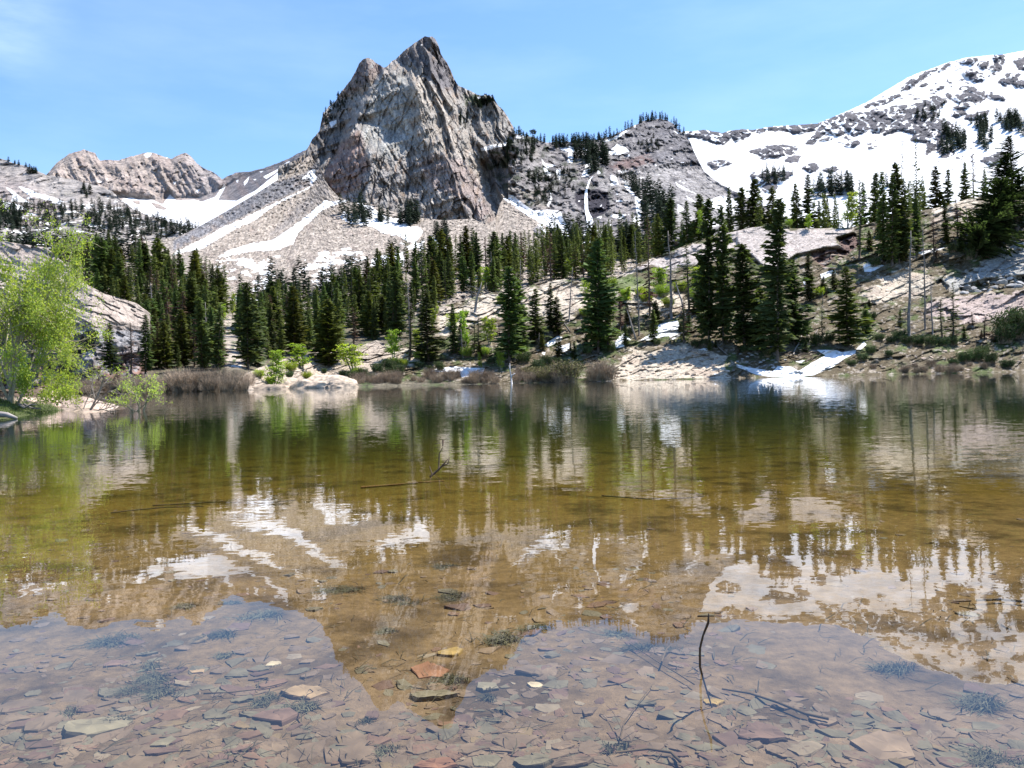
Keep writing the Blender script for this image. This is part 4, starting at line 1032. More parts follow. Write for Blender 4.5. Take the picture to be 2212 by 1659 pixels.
def aspen_parts(seed, n=700, leaf=0.016, stems=3, wide=0.22):
    r = np.random.default_rng(seed)
    lf, tr = MB(), MB()
    P = []
    for s_ in range(stems):
        a0 = r.uniform(0, 6.28); b = np.array([math.cos(a0), math.sin(a0), 0]) * 0.03 * (stems > 1)
        tip = b * 2 + np.array([r.normal(0, wide * 0.35), r.normal(0, wide * 0.35), r.uniform(0.75, 1.0)])
        mid = (b + tip) / 2 + r.normal(0, 0.02, 3)
        tr.tube([b - [0, 0, .02], mid, tip], [0.013, 0.008, 0.002], 5)
        for k in range(26):
            t = r.uniform(0.2, 1.0)
            p = b * (1 - t) ** 2 + 2 * mid * t * (1 - t) + tip * t * t
            az = r.uniform(0, 6.28); l_ = wide * r.uniform(0.3, 1.0) * (1.1 - 0.6 * t)
            e_ = p + [math.cos(az) * l_, math.sin(az) * l_, l_ * r.uniform(0.1, 0.9)]
            tr.tube([p, e_], [0.003, 0.001], 3, False)
            for _ in range(max(1, n // (stems * 26))):
                c = p + (e_ - p) * r.uniform(0.3, 1.1) + r.normal(0, 0.022, 3)
                u = r.normal(0, 1, 3); u /= np.linalg.norm(u); w = np.cross(u, r.normal(0, 1, 3)); w /= np.linalg.norm(w)
                z = leaf * r.uniform(0.6, 1.3)
                P.append([c - u * z * .7, c + w * z * .5, c + u * z * .7, c - w * z * .5])
    lf.quads(P)
    return lf, tr
for i in range(3):
    KIND['aspen%d' % i] = tree_kind('aspen', aspen_parts(70 + i, 1900, 0.025, 2 + i, 0.18 + 0.03 * i), 'crown', M_ASPEN, M_PALEWOOD)

# every kind keeps its own width, as a share of its height
def _halfw(me):
    a_ = np.empty(len(me.vertices) * 3, np.float32); me.vertices.foreach_get('co', a_); a_ = a_.reshape(-1, 3)
    return float(np.percentile(np.abs(a_[:, 0]), 97))
for k in KIND.values(): k['hw'] = _halfw(k['crown'])

def plant(kind, name, p, H, width, label, cat, group=None, lean=(0, 0), rot=None):
    k = KIND[kind]
    e_ = bpy.data.objects.new(name, None); C.objects.link(e_)
    e_.empty_display_size = 0.5
    sxy = width / 2 / k['hw'] if width else H
    sxy = min(max(sxy, 0.45 * H), 2.6 * H)
    e_.location = p
    e_.scale = (sxy, sxy, H)
    e_.rotation_euler = (lean[0], lean[1], random.uniform(0, 6.28) if rot is None else rot)
    add('trunk', k['trunk'], e_)
    add(k['cname'], k['crown'], e_)
    return tag(e_, label, cat, group)

def at(s, x, y, sink=0.25):
    p = ground(s, x, y).copy()
    D = (p[1])
    p[2] -= sink
    return p, D

# ------------------------------------------------------------------ marked trees of the far bank
# kind, x, base row, top row, width in the frame, label, lean
TREES = [
 ('olive0', 710, 792, 645, 58, 'broad olive green spruce standing on the pale rocks near the tip of the shore'),
 ('fir1', 925, 783, 630, 46, 'pointed dark fir above the shrubs just right of a yellow green aspen'),
 ('thin0', 884, 778, 668, 30, 'ragged dark fir between the round top aspen and the pointed fir'),
 ('thin1', 1031, 772, 678, 24, 'thin spire fir with tiered branches on the pale rocks left of the big double fir'),
 ('fir0', 979, 764, 655, 20, 'slim dark fir below the aspens on the pale rock slope'),
 ('fir3', 995, 766, 690, 18, 'short slim fir beside the slim dark fir under the aspens'),
 ('spruce0', 1102, 782, 574, 52, 'tall black green spruce whose bent trunk foot shows above the willow scrub'),
 ('spruce2', 1124, 770, 600, 40, 'dark spruce crowding the right side of the tall one with the bent foot'),
 ('fir2', 1157, 742, 622, 32, 'dark green fir beside a thin bare trunk above the first bank snow patch'),
 ('fir1', 1187, 712, 610, 24, 'narrow fir at the head of a leaning bare log'),
 ('fir0', 1204, 722, 640, 26, 'bushy small fir behind the leaning bare log'),
 ('spruce1', 1290, 762, 513, 56, 'very tall spruce with lopsided crown in the middle of the far shore'),
 ('spruce0', 1312, 752, 600, 38, 'spruce half hidden behind the very tall lopsided spruce'),
 ('rust0', 1340, 712, 618, 20, 'small half bare reddish fir right of the lopsided tall spruce'),
 ('rust1', 1404, 688, 470, 26, 'tall rust red dying fir with bare upper stem'),
 ('dead0', 1380, 724, 500, 22, 'slender grey dead trunk left of the rust red fir'),
 ('dead1', 1450, 690, 500, 34, 'grey many branched dead fir in front of the light ramp of rock'),
 ('dead2', 1230, 690, 578, 20, 'small crooked dead trunk on the pale rocks right of the leaning log'),
 ('fir2', 1411, 740, 668, 20, 'young bright fir beside the largest bank snow patch'),
 ('rust0', 1475, 735, 640, 24, 'brownish fir at the foot of the tall forked spruce'),
 ('thin0', 1490, 672, 525, 26, 'slender fir with spaced branches against the light ramp of rock'),
 ('spruce2', 1533, 742, 425, 50, 'tall forked spruce, its left stem, standing above the bank rocks'),
 ('spruce1', 1562, 735, 440, 44, 'tall forked spruce, its right stem, standing above the bank rocks'),
 ('spruce0', 1608, 760, 525, 58, 'stout dark spruce above the snow at the water edge'),
 ('spruce1', 1640, 762, 600, 44, 'shorter full spruce between the stout one and the tallest trunk'),
 ('spruce2', 1682, 778, 428, 60, 'tallest spruce of the right shore with long bare lower trunk'),
 ('spruce1', 1716, 745, 560, 46, 'spruce with rounded crown leaning on the right of the tallest trunk'),
 ('fir1', 1748, 652, 550, 28, 'fir standing right below the light square slab'),
 ('thin1', 1775, 748, 650, 18, 'thin small fir alone on the brown bank left of the stocky spruce'),
 ('olive1', 1833, 750, 575, 52, 'stocky green spruce above the tongue of snow'),
 ('fir3', 1872, 722, 660, 22, 'little fir at the right side of the stocky spruce'),
 ('dead0', 1966, 732, 500, 44, 'large brown bare spruce skeleton above the low green bushes'),
 ('dead1', 1998, 712, 488, 18, 'thin bare pole right of the large spruce skeleton'),
 ('dead2', 2016, 722, 606, 22, 'short bare reddish pole right of the spruce skeleton'),
 ('thin0', 2037, 730, 645, 18, 'thin fir left of the last small fir before the right edge slab'),
 ('thin1', 2058, 742, 610, 28, 'sparse small fir in front of the pink slab'),
 ('fir1', 1908, 566, 368, 30, 'dark fir on the left side of the close clump on the slope'),
 ('fir0', 1927, 570, 372, 30, 'dark fir, second from the left in the close clump on the slope'),
 ('spruce2', 1942, 572, 350, 34, 'tallest dark fir in the close clump on the slope'),
 ('fir2', 1958, 566, 385, 30, 'dark fir on the right side of the close clump on the slope'),
 ('dead1', 1950, 545, 292, 12, 'bare grey spar rising out of the close clump'),
 ('thin1', 1980, 540, 297, 20, 'tall spar with bare top and green foot right of the close clump'),
 ('fir3', 1979, 545, 420, 24, 'dark fir hiding the foot of the tall bare topped spar'),
 ('thin0', 1856, 556, 388, 22, 'thin fir left of the close clump beside the slab corner'),
 ('rust0', 2068, 510, 428, 18, 'rust red dying fir on the upper right slope'),
 ('rust1', 2018, 560, 470, 20, 'brown red dying fir above the narrow snow strip'),
 ('fir0', 2043, 516, 430, 14, 'slim green fir between the two dying firs'),
 ('olive1', 2022, 445, 358, 34, 'fir on the skyline slope, leftmost of the group above the dying firs'),
 ('fir1', 2045, 440, 365, 26, 'fir just right of the leftmost skyline fir above the dying firs'),
 ('fir2', 2086, 432, 348, 24, 'spire shaped skyline fir left of the purple brown one'),
 ('rust1', 2104, 428, 335, 22, 'purple brown half dead skyline fir'),
 ('fir3', 2126, 430, 365, 20, 'dark skyline fir beside the crown of the big leaning spruce'),
 ('big1', 2196, 500, 290, 66, 'huge dark spruce rising at the right border of the picture'),
 ('big0', 2105, 552, 372, 90, 'broad dark spruce leaning over the shaded rock ledge'),
 ('big1', 2150, 535, 330, 70, 'wide dark spruce behind the leaning one above the rock ledge'),
 ('fir0', 1748, 495, 375, 28, 'dark fir on the crest behind the square slab'),
 ('fir2', 1722, 496, 395, 26, 'fir on the crest left of the dark one behind the square slab'),
 ('olive1', 1667, 500, 402, 34, 'olive green fir on the crest touching the tallest trunk'),
 ('fir1', 1646, 500, 425, 22, 'narrow fir on the crest left of the olive green one'),
 ('spruce0', 1628, 502, 386, 32, 'large crest fir behind the left end of the slab'),
 ('spruce2', 1604, 505, 404, 30, 'full crest fir left of the large one behind the slab'),
 ('fir3', 1577, 512, 402, 22, 'slim crest fir right of the forked spruce tops'),
 ('fir0', 1769, 496, 432, 16, 'little crest fir at the left foot of the bright aspen'),
 ('fir1', 1790, 496, 424, 18, 'little crest fir closest to the left of the bright aspen'),
 ('thin0', 1812, 498, 450, 14, 'tiny crest fir under the bright aspen'),
 ('spruce1', 1893, 480, 372, 26, 'crest fir showing left of the close clump'),
 ('fir2', 1866, 480, 392, 20, 'crest fir right of the bright aspen'),
 ('spruce1', 1513, 525, 418, 34, 'deep green fir at the upper end of the light ramp'),
 ('fir1', 1484, 532, 432, 26, 'deep green fir halfway up the light ramp top'),
 ('spruce2', 1449, 552, 428, 34, 'dense dark fir behind the grey many branched dead fir'),
 ('olive1', 1425, 560, 460, 26, 'dark fir left of the dense one behind the dead fir'),
 ('fir2', 238, 808, 700, 28, 'fir standing in front of the grey wall of the granite dome'),
 ('rust0', 282, 806, 700, 24, 'grey brown dying fir beside the fir at the granite dome'),
 ('fir0', 314, 806, 682, 26, 'fir with clear spire at the right foot of the granite dome'),
 ('spruce2', 438, 800, 640, 36, 'tall dark fir at the right end of the left stand behind the willows'),
 ('fir1', 472, 799, 658, 28, 'last fir of the left stand next to the gap'),
 ('spruce0', 537, 796, 608, 38, 'tall fir at the right side of the gap'),
 ('fir2', 558, 792, 648, 28, 'fir behind a small brown dying one at the right side of the gap'),
]
LEAN = {'broad dark spruce leaning over the shaded rock ledge': 24, 'huge dark spruce rising at the right border of the picture': -3, 'small crooked dead trunk on the pale rocks right of the leaning log': 6,
        'wide dark spruce behind the leaning one above the rock ledge': 8}
taken = []
for kd, x, yb, yt, w, lab in TREES:
    s = talus if x < 600 and x > 330 else (bank if x >= 500 else talus)
    if x in (238, 282, 314):
        p = W(x, yb, 131.0)
    else:
        p, _ = at(s, x, yb)
    D = p[1]
    H = (yb - yt) / F * D + 0.3
    if s is bank and x > 1330 and yb - np.interp(x, bank.xs, bank.T) < 14:
        top_ = W(x, yt, D * 1.14)
        p = CAM + (p - CAM) * 1.14; p[2] = ground(bank, x, yb)[2] - 1.5
        D = p[1]; H = top_[2] - p[2]
    nm = {'f': 'fir_tree', 't': 'fir_tree', 's': 'spruce_tree', 'o': 'spruce_tree', 'b': 'spruce_tree', 'r': 'dying_fir_tree', 'd': 'dead_tree'}[kd[0]]
    cat = {'f': 'fir', 't': 'fir', 's': 'spruce', 'o': 'spruce', 'b': 'spruce', 'r': 'dying fir', 'd': 'dead tree'}[kd[0]]
    ln = math.radians(LEAN.get(lab, random.uniform(-1.2, 1.2)))
    plant(kd, nm, p, H, w / F * D, lab, cat, None, (random.uniform(-.02, .02), ln), random.uniform(-3, 3) if abs(ln) < .05 else 0.0)
    taken.append((x, yb))

# ------------------------------------------------------------------ the dense stands
def scatter(poly, n, mind, seed, xsc=1.0):
    r = np.random.default_rng(seed)
    p = np.array(poly); lo, hi = p.min(0), p.max(0)
    res = []
    tries = 0
    while len(res) < n and tries < 60000:
        tries += 1
        q = lo + r.random(2) * (hi - lo)
        if sd(np.array([q[0]]), np.array([q[1]]), poly)[0] < 0: continue
        if any((a_[0] - q[0]) ** 2 + ((a_[1] - q[1]) * 1.4) ** 2 < mind ** 2 for a_ in res): continue
        res.append((q[0], q[1]))
    return res

stand_left = K(1, (270, 700), (330, 690), (450, 720), (600, 720), (760, 740), (880, 760), (930, 800), (1060, 820), (1160, 850), (1240, 880), (1250, 960), (1225, 1080), (1150, 1120), (1150, 1150), (1240, 1310), (950, 1335), (745, 1335), (740, 1200), (860, 1080), (700, 1010), (600, 960), (430, 900), (350, 830))
stand_mid = [(510, 655), (560, 640), (640, 645), (720, 635), (790, 610), (850, 590), (930, 572), (1010, 568), (1100, 560), (1200, 562), (1300, 560), (1400, 548), (1400, 558), (1340, 600), (1220, 608), (1100, 628), (950, 660), (935, 705), (880, 735), (800, 740), (700, 758), (620, 774), (560, 790), (528, 790), (515, 740)]
npicks = 0
spots = []
for poly, n, mind, seed, side in ((stand_left, 140, 10, 3, 0), (stand_mid, 175, 10, 4, 1)):
    for (x, y) in scatter(poly, n, mind, seed):
        spots.append((x, y, side))
spots.sort(key=lambda q: q[1])
def zone(x, y, side):
    """where in its stand a tree is, told by what stands next to it"""
    if side == 0:
        row = 'in front by the willows' if y > 745 else ('in the middle of the stand' if y > 665 else 'at the top of the stand')
        col = 'left slope, behind the dome' if x < 300 else ('left slope, above the willows' if x < 400 else 'left slope, next to the gap')
    else:
        row = 'in front' if y > 705 else ('halfway up' if y > 630 else 'at the upper edge')
        col = 'forest belt by the gap' if x < 640 else ('forest belt behind the olive spruce' if x < 790 else ('forest belt above the pale rocks' if x < 950 else ('forest belt below the peak' if x < 1150 else 'forest belt below the waterfall')))
    return row + ', ' + col, ('left slope stand' if side == 0 else 'forest belt')
topl = L1([(100, 502), (130, 508), (180, 512), (238, 496), (301, 504), (345, 512), (369, 544), (420, 540), (456, 552), (492, 576), (510, 610)])
topm = L1([(500, 612), (560, 620), (640, 600), (700, 606), (740, 576), (800, 550), (850, 524), (900, 496), (950, 484), (1050, 490), (1150, 484), (1200, 486), (1300, 484), (1340, 470), (1400, 440)])
for x, y, side in spots:
    p, D = at(talus, x, y, 0.5)
    px = random.uniform(52, 124) + (28 if y > 700 else 0)
    px = max(34, min(px, y - (topm if side else topl)(x) + random.uniform(-16, 8)))
    H = px / F * D
    rr = random.random()
    where, grp = zone(x, y, side)
    size = 'tall ' if px > (90 if y <= 700 else 118) else 'short '
    if rr < 0.12:
        plant(random.choice(['rust0', 'rust1']), 'dying_fir_tree', p, H * 0.9, H * 0.20, size + 'brown dying fir ' + where, 'dying fir', 'brown dying firs of the ' + grp)
    elif rr < 0.18:
        plant(random.choice(['dead0', 'dead1', 'dead2']), 'dead_tree', p, H * 0.9, H * 0.18, size + 'grey bare tree ' + where, 'dead tree', 'bare dead trees of the ' + grp)
    elif rr < 0.36:
        plant(random.choice(['olive1', 'olive1', 'spruce0']), 'spruce_tree', p, H * 1.05, H * 0.30, size + 'full spruce ' + where, 'spruce', 'full spruces of the ' + grp)
    else:
        plant(random.choice(['fir0', 'fir1', 'fir2', 'fir3', 'spruce1', 'spruce2', 'thin0', 'thin1']), 'fir_tree', p, H, H * random.uniform(0.16, 0.23), size + 'narrow fir ' + where, 'fir', 'narrow firs of the ' + grp)

# ------------------------------------------------------------------ aspens with fresh leaves
ASP = [(384 * 1.0, 0, 0, 0, '')][:0]
for x, yb, yt, w, lab in (
        (600, 800, 756, 56, 'low spreading aspen in new leaf on the left of the pale rocks'), (655, 798, 740, 58, 'multi stemmed aspen with grey trunk left of the olive green spruce'),
        (592, 838, 785, 34, 'small aspen at the water edge left of the pale rock point'),
        (763, 800, 738, 56, 'rounded aspen in new leaf right of the olive green spruce'), (848, 776, 712, 44, 'flat topped aspen on thin stems above the pale rocks'),
        (935, 720, 658, 26, 'upright bright aspen at the corner of the forest belt'), (905, 760, 706, 26, 'aspen half hidden by the pointed dark fir'),
        (975, 712, 676, 24, 'small aspen on the pale rock slope, nearest to the forest corner'), (1010, 762, 672, 34, 'slender aspen with visible pale stems on the rock slope'),
        (1058, 745, 680, 26, 'thin aspen left of the black green tall spruce'), (1085, 800, 756, 16, 'sapling aspen in front of the tall spruce foot'),
        (1040, 798, 760, 14, 'sapling aspen by the snow patch above the willow scrub'), (1050, 625, 574, 24, 'light green aspen above the gnarled dead tree'),
        (1225, 605, 560, 24, 'aspen on the forest edge above the pale rocks'), (1425, 628, 575, 36, 'bushy aspen in front of the light ramp'),
        (1350, 655, 618, 30, 'aspen with thin leaves right of the lopsided tall spruce'), (1505, 625, 570, 28, 'aspen behind the slender fir at the light ramp'),
        (1828, 492, 418, 44, 'bright aspen on the crest behind the square slab'), (1746, 496, 462, 20, 'small yellow green aspen on the crest left of the bright one'),
        (1268, 640, 600, 22, 'faint aspen beside the lopsided tall spruce'), (1520, 500, 440, 30, 'aspen between the crest firs above the ramp'),
        (505, 650 + 40, 628, 16, 'little green aspen at the edge of the gap'), (205, 640, 590, 22, 'green aspen among the firs of the left slope'),
        (340, 668, 640, 26, 'low green aspen in the left stand'), (480, 700, 652, 18, 'upright green aspen at the right end of the left stand')):
    s = bank if x >= 530 and not (x in (505, 935, 1050, 1225) ) else talus
    p, D = at(s, x, yb, 0.15)
    plant(random.choice(['aspen0', 'aspen1', 'aspen2']), 'aspen_tree', p, (yb - yt) / F * p[1], w / F * p[1], lab, 'aspen')

def clue(x, y):
    if x < 1100: return 'left of the tall black green spruce'
    if x < 1300: return 'between the black green spruce and the very tall lopsided one'
    if x < 1460: return 'around the bank snow patches'
    if x < 1640: return 'under the forked and stout spruces'
    if x < 1800: return 'right of the tallest spruce trunk'
    if y < 620: return 'on the upper right slope below the close clump'
    if x < 1930: return 'around the stocky green spruce'
    return 'near the spruce skeleton and the pink slab'
for poly, n, seed in (([(960, 690), (1080, 690), (1320, 680), (1560, 700), (1560, 760), (1300, 770), (1080, 790), (960, 770)], 34, 41), ([(1330, 640), (1560, 600), (1560, 690), (1340, 700)], 12, 42),
                      ([(1560, 700), (1760, 620), (1900, 640), (1930, 740), (1700, 770), (1560, 770)], 20, 43), ([(1860, 490), (2100, 470), (2100, 560), (1980, 600), (1860, 560)], 16, 44), ([(1930, 700), (2100, 700), (2200, 740), (1950, 760)], 8, 45)):
    for (x, y) in scatter(poly, n, 9, seed):
        p, D = at(bank, x, y, 0.1)
        h = random.uniform(14, 46) if random.random() < .75 else random.uniform(46, 78)
        kd = random.choice(['fir1', 'fir3', 'thin0', 'thin1', 'olive1', 'rust0', 'dead2', 'fir2'])
        look = {'o': 'olive', 'r': 'brown dying', 'd': 'bare grey', 't': 'sparse', 'f': 'green'}[kd[0]]
        nm = {'d': 'dead_tree', 'r': 'dying_fir_tree'}.get(kd[0], 'young_fir_tree')
        plant(kd, nm, p, h / F * p[1], h / F * p[1] * random.uniform(.25, .4), ('tiny ' if h < 30 else ('small ' if h < 46 else 'middling ')) + look + ' fir ' + clue(x, y), {'d': 'dead tree', 'r': 'dying fir'}.get(kd[0], 'fir'), 'young firs of the far bank', (random.uniform(-.05, .05), random.uniform(-.05, .05)))

# ------------------------------------------------------------------ far conifers, too many and too small to be told apart
def lowtree(seed, nb=64, R0=0.13):
    cr, tr = conifer_parts(seed, R0, nb, 3, 0.03, 0.6, 0.3, 0.25, 0.6)
    V, Fc = cr.data(); return V, Fc[0]
LOW = [lowtree(s_) for s_ in (1, 2, 3, 4)]
def midtree(seed):
    cr, tr = conifer_parts(seed, 0.095 + 0.01 * (seed % 3), 120, 6, 0.03, 0.62, 0.4, 0.3, 0.9)
    V, Fc = cr.data(); return V, Fc[0]
MID = [midtree(s_) for s_ in (51, 52, 53, 54)]
farV, farF, off = [], [], 0
midV, midF, moff = [], [], 0
r_ = np.random.default_rng(17)
def far_tree(p, H, wf=1.0):
    global off
    V, Q = LOW[r_.integers(4)]
    a_ = r_.uniform(0, 6.28); c_, s_ = math.cos(a_), math.sin(a_)
    q = V * [H * wf * 1.6, H * wf * 1.6, H]
    q = np.column_stack([q[:, 0] * c_ - q[:, 1] * s_, q[:, 0] * s_ + q[:, 1] * c_, q[:, 2] - 0.03 * H]) + p
    farV.append(q); farF.append(Q + off); off += len(q)
def mid_tree(p, H, wf=1.0):
    global moff
    V, Q = MID[r_.integers(4)]
    a_ = r_.uniform(0, 6.28); c_, s_ = math.cos(a_), math.sin(a_)
    q = V * [H * wf, H * wf, H]
    q = np.column_stack([q[:, 0] * c_ - q[:, 1] * s_, q[:, 0] * s_ + q[:, 1] * c_, q[:, 2] - 0.03 * H]) + p
    midV.append(q); midF.append(Q + moff); moff += len(q)
def mid_cluster(poly, n, lo, hi, tl, mind=6):
    for (x, y) in scatter(poly, n, mind, int(abs(poly[0][0]) * 5 + n)):
        p = ground(talus, x, y)
        px = max(26, min(r_.uniform(lo, hi), y - tl(x) + r_.uniform(-10, 14)))
        mid_tree(p, px / F * p[1], r_.uniform(.8, 1.15))
def far_cluster(s, poly, n, hpx, wf=1.0, mind=2.0):
    for (x, y) in scatter(poly, n, mind, int(abs(poly[0][0]) * 7 + n)):
        p = ground(s, x, y)
        far_tree(p, r_.uniform(0.65, 1.35) * 1.2 * hpx / F * p[1], wf)
# skyline trees of the cliff ridge and its shelves
far_cluster(cliff, K(3, (120, 470), (350, 400), (480, 450), (430, 640), (300, 700), (60, 600)), 70, 13, 1.3)
for x0, x1, y0, n in ((1165, 1300, 307, 40), (1225, 1320, 303, 20), (1300, 1390, 290, 20), (1390, 1450, 262, 22), (1105, 1135, 290, 8), (1455, 1480, 283, 8)):
    for _ in range(n):
        x = r_.uniform(x0, x1); i = np.argmin(abs(cliff.xs - x)); y = cliff.T[i] + r_.uniform(0, 4)
        p = ground(cliff, x, y); far_tree(p, r_.uniform(6, 24) / F * p[1], 0.8)
far_cluster(cliff, K(3, (780, 620), (880, 560), (1080, 560), (1090, 700), (1060, 740), (920, 760), (880, 680), (790, 650)), 40, 30, 0.8)
far_cluster(cliff, K(3, (620, 500), (1000, 500), (1000, 520), (620, 520)), 24, 22, 0.8)
far_cluster(cliff, K(3, (1380, 1000), (1560, 980), (1700, 1150), (1650, 1240), (1420, 1240)), 26, 52, 0.9)
far_cluster(cliff, K(3, (380, 760), (540, 760), (620, 900), (560, 1000), (460, 1060), (440, 900)), 40, 14, 1.2)
far_cluster(cliff, K(3, (1270, 820), (1340, 900), (1380, 930), (1340, 960)), 9, 28, 0.8)
far_cluster(cliff, K(3, (560, 780), (760, 700), (800, 900), (700, 960), (620, 900)), 30, 10, 1.2)
far_cluster(cliff, K(3, (1340, 480), (1500, 420), (1560, 560), (1400, 560)), 16, 10, 1.2)
far_cluster(cliff, K(3, (1120, 760), (1440, 760), (1500, 900), (1200, 850)), 10, 18, 0.8)
far_cluster(talus, [(1150, 520), (1300, 540), (1400, 545), (1400, 560), (1200, 560)], 44, 54, 0.85, 4)
# peak shoulders and the grove at its foot
far_cluster(peak, K(2, (400, 600), (420, 480), (520, 380), (560, 420), (500, 560), (440, 600)), 34, 9, 1.1)
far_cluster(peak, K(2, (1300, 440), (1420, 430), (1430, 470), (1330, 500)), 26, 11, 1.4)
far_cluster(peak, K(3, (60, 560), (190, 480), (200, 700), (100, 700)), 26, 12, 1.2)
far_cluster(peak, K(2, (1220, 520), (1270, 540), (1260, 640), (1225, 600)), 8, 12, 1.2)
far_cluster(peak, K(2, (560, 340), (700, 330), (600, 460), (500, 520)), 16, 8, 1.1)
far_cluster(talus, K(2, (500, 1105), (600, 1110), (660, 1110), (660, 1190), (600, 1205), (545, 1180)), 20, 34, 0.8)
far_cluster(talus, K(2, (660, 1130), (860, 1170), (960, 1180), (930, 1200), (800, 1180), (680, 1160)), 20, 26, 0.8)
far_cluster(talus, K(2, (860, 1170), (970, 1150), (975, 1180), (900, 1200)), 14, 38, 0.9)
far_cluster(talus, K(2, (1070, 1240), (1150, 1280), (1180, 1300), (1100, 1300)), 14, 34, 0.9)
far_cluster(talus, [(500, 640), (700, 620), (850, 585), (980, 560), (1200, 552), (1180, 560), (1000, 575), (860, 600), (700, 650), (520, 665)], 60, 52, 0.85, 4)
mid_cluster(stand_left, 60, 56, 100, topl, 9)
mid_cluster(stand_mid, 80, 56, 100, topm, 9)
topc = L1([(1100, 488), (1200, 484), (1300, 474), (1360, 455), (1420, 425), (1500, 425), (1560, 415), (1600, 410), (1700, 420)])
mid_cluster([(1120, 555), (1250, 540), (1350, 520), (1450, 505), (1560, 490), (1640, 480), (1640, 520), (1520, 540), (1420, 575), (1340, 605), (1200, 610), (1110, 625)], 110, 56, 98, topc, 6)
for _ in range(44):
    x = r_.uniform(1590, 2000); i = int(np.argmin(abs(bank.xs - x))); p0_ = bank.P[-1, i]; D_ = p0_[1] * r_.uniform(1.10, 1.3)
    b_ = CAM + (p0_ - CAM) * (D_ / p0_[1]); b_[2] = p0_[2] - 2.0
    top_ = W(x, bank.T[i] - r_.uniform(24, 84), D_); mid_tree(b_, top_[2] - b_[2], .8)
# slab hill
far_cluster(hill, K(1, (0, 420), (160, 440), (340, 430), (560, 430), (740, 470), (900, 520), (960, 570), (900, 600), (600, 580), (200, 560), (0, 560)), 260, 17, 0.9, 1.5)
far_cluster(hill, K(1, (-60, 480), (60, 460), (130, 520), (100, 560), (-60, 570)), 40, 22, 0.9)
far_cluster(hill, K(1, (800, 510), (1000, 540), (1100, 545), (1000, 600), (850, 560)), 40, 17, 1.0)
far_cluster(hill, K(1, (150, 250), (210, 240), (200, 260), (150, 262)), 10, 11, 1.3)
far_cluster(hill, K(1, (430, 320), (500, 320), (490, 400), (420, 370)), 12, 14, 1.0)
far_cluster(hill, K(1, (560, 500), (700, 520), (900, 570), (930, 640), (600, 600)), 50, 15, 0.9)
for _ in range(12):
    x = r_.uniform(-20, 75); i = np.argmin(abs(hill.xs - x)); p = ground(hill, x, hill.T[i] + 1); far_tree(p, r_.uniform(6, 13) / F * p[1], 1.2)
far_cluster(talus, K(1, (-100, 690), (250, 690), (330, 700), (600, 700), (900, 740), (600, 730), (300, 760), (-100, 760)), 70, 50, 0.85, 4)
# snow mountain groves
far_cluster(snowm, K(4, (1660, 620), (1740, 600), (1750, 740), (1680, 780), (1650, 700)), 22, 22, 0.9)
far_cluster(snowm, K(4, (1760, 640), (1830, 600), (1850, 700), (1790, 760), (1740, 770)), 20, 23, 0.9)
far_cluster(snowm, K(4, (1840, 560), (2020, 560), (2000, 700), (1960, 740), (1890, 720), (1920, 620)), 38, 22, 0.9)
far_cluster(snowm, K(4, (2020, 530), (2120, 520), (2260, 560), (2260, 640), (2120, 620), (2030, 580)), 40, 22, 0.9)
far_cluster(snowm, K(4, (1500, 440), (1700, 420), (1650, 540), (1500, 560)), 24, 10, 1.2)
far_cluster(snowm, K(4, (490, 920), (640, 880), (660, 920), (600, 960), (500, 960)), 20, 22, 0.7)
far_cluster(snowm, K(4, (820, 980), (1080, 960), (1090, 1040), (820, 1040)), 30, 30, 0.9)
far_cluster(snowm, K(4, (1260, 940), (1420, 940), (1420, 980), (1260, 980)), 6, 20, 0.9)
for x, y, h in ((699, 895, 14), (960, 905, 26), (1015, 910, 16), (1060, 915, 16)):
    X_, Y_ = K1(4, x, y); p = ground(snowm, X_, Y_); far_tree(p, h / F * p[1] * 1.2, 0.7)
me = mesh_np('distant_conifers', np.concatenate(farV), [np.concatenate(farF)], M_NEEDLE_FAR)
tag(add('distant_conifers', me), 'small dark conifers dotted over the distant ledges and snowy slopes', 'conifers', kind='stuff')

me = mesh_np('forest_conifers', np.concatenate(midV), [np.concatenate(midF)], M_NEEDLE)
tag(add('forest_conifers', me), 'back rows of conifers filling the forest behind the nearer trees', 'conifers', kind='stuff')

# the windswept pine on the ridge
pm, pt = MB(), MB()
p0 = ground(cliff, *K1(3, 438, 432))
k_ = p0[1] / F; org = p0; p0 = np.zeros(3)
pt.tube([p0, p0 + [-1 * k_, 0, 8 * k_], p0 + [1 * k_, 0, 15 * k_]], [0.9 * k_, .7 * k_, .3 * k_])
for cx_, cz_, rw in ((-3, 15, 3.5), (2, 17, 4), (5, 14.5, 3), (-1, 11.5, 4), (4, 11, 2.5)):
    c_ = p0 + np.array([cx_, 0, cz_]) * k_
    qs = c_ + np.clip(r_.normal(0, 1, (60, 1, 3)), -1.6, 1.6) * [rw * .6 * k_, rw * .6 * k_, 0.9 * k_] + r_.normal(0, 0.9 * k_, (60, 4, 3))
    pm.quads(qs)
e_ = bpy.data.objects.new('windswept_pine', None); C.objects.link(e_); e_.location = org
add('trunk', pt.mesh('windswept_trunk', M_BARK), e_); add('crown', pm.mesh('windswept_crown', M_NEEDLE_FAR), e_)
tag(e_, 'lone windswept pine with flat crown on the ridge right of the peak', 'pine')

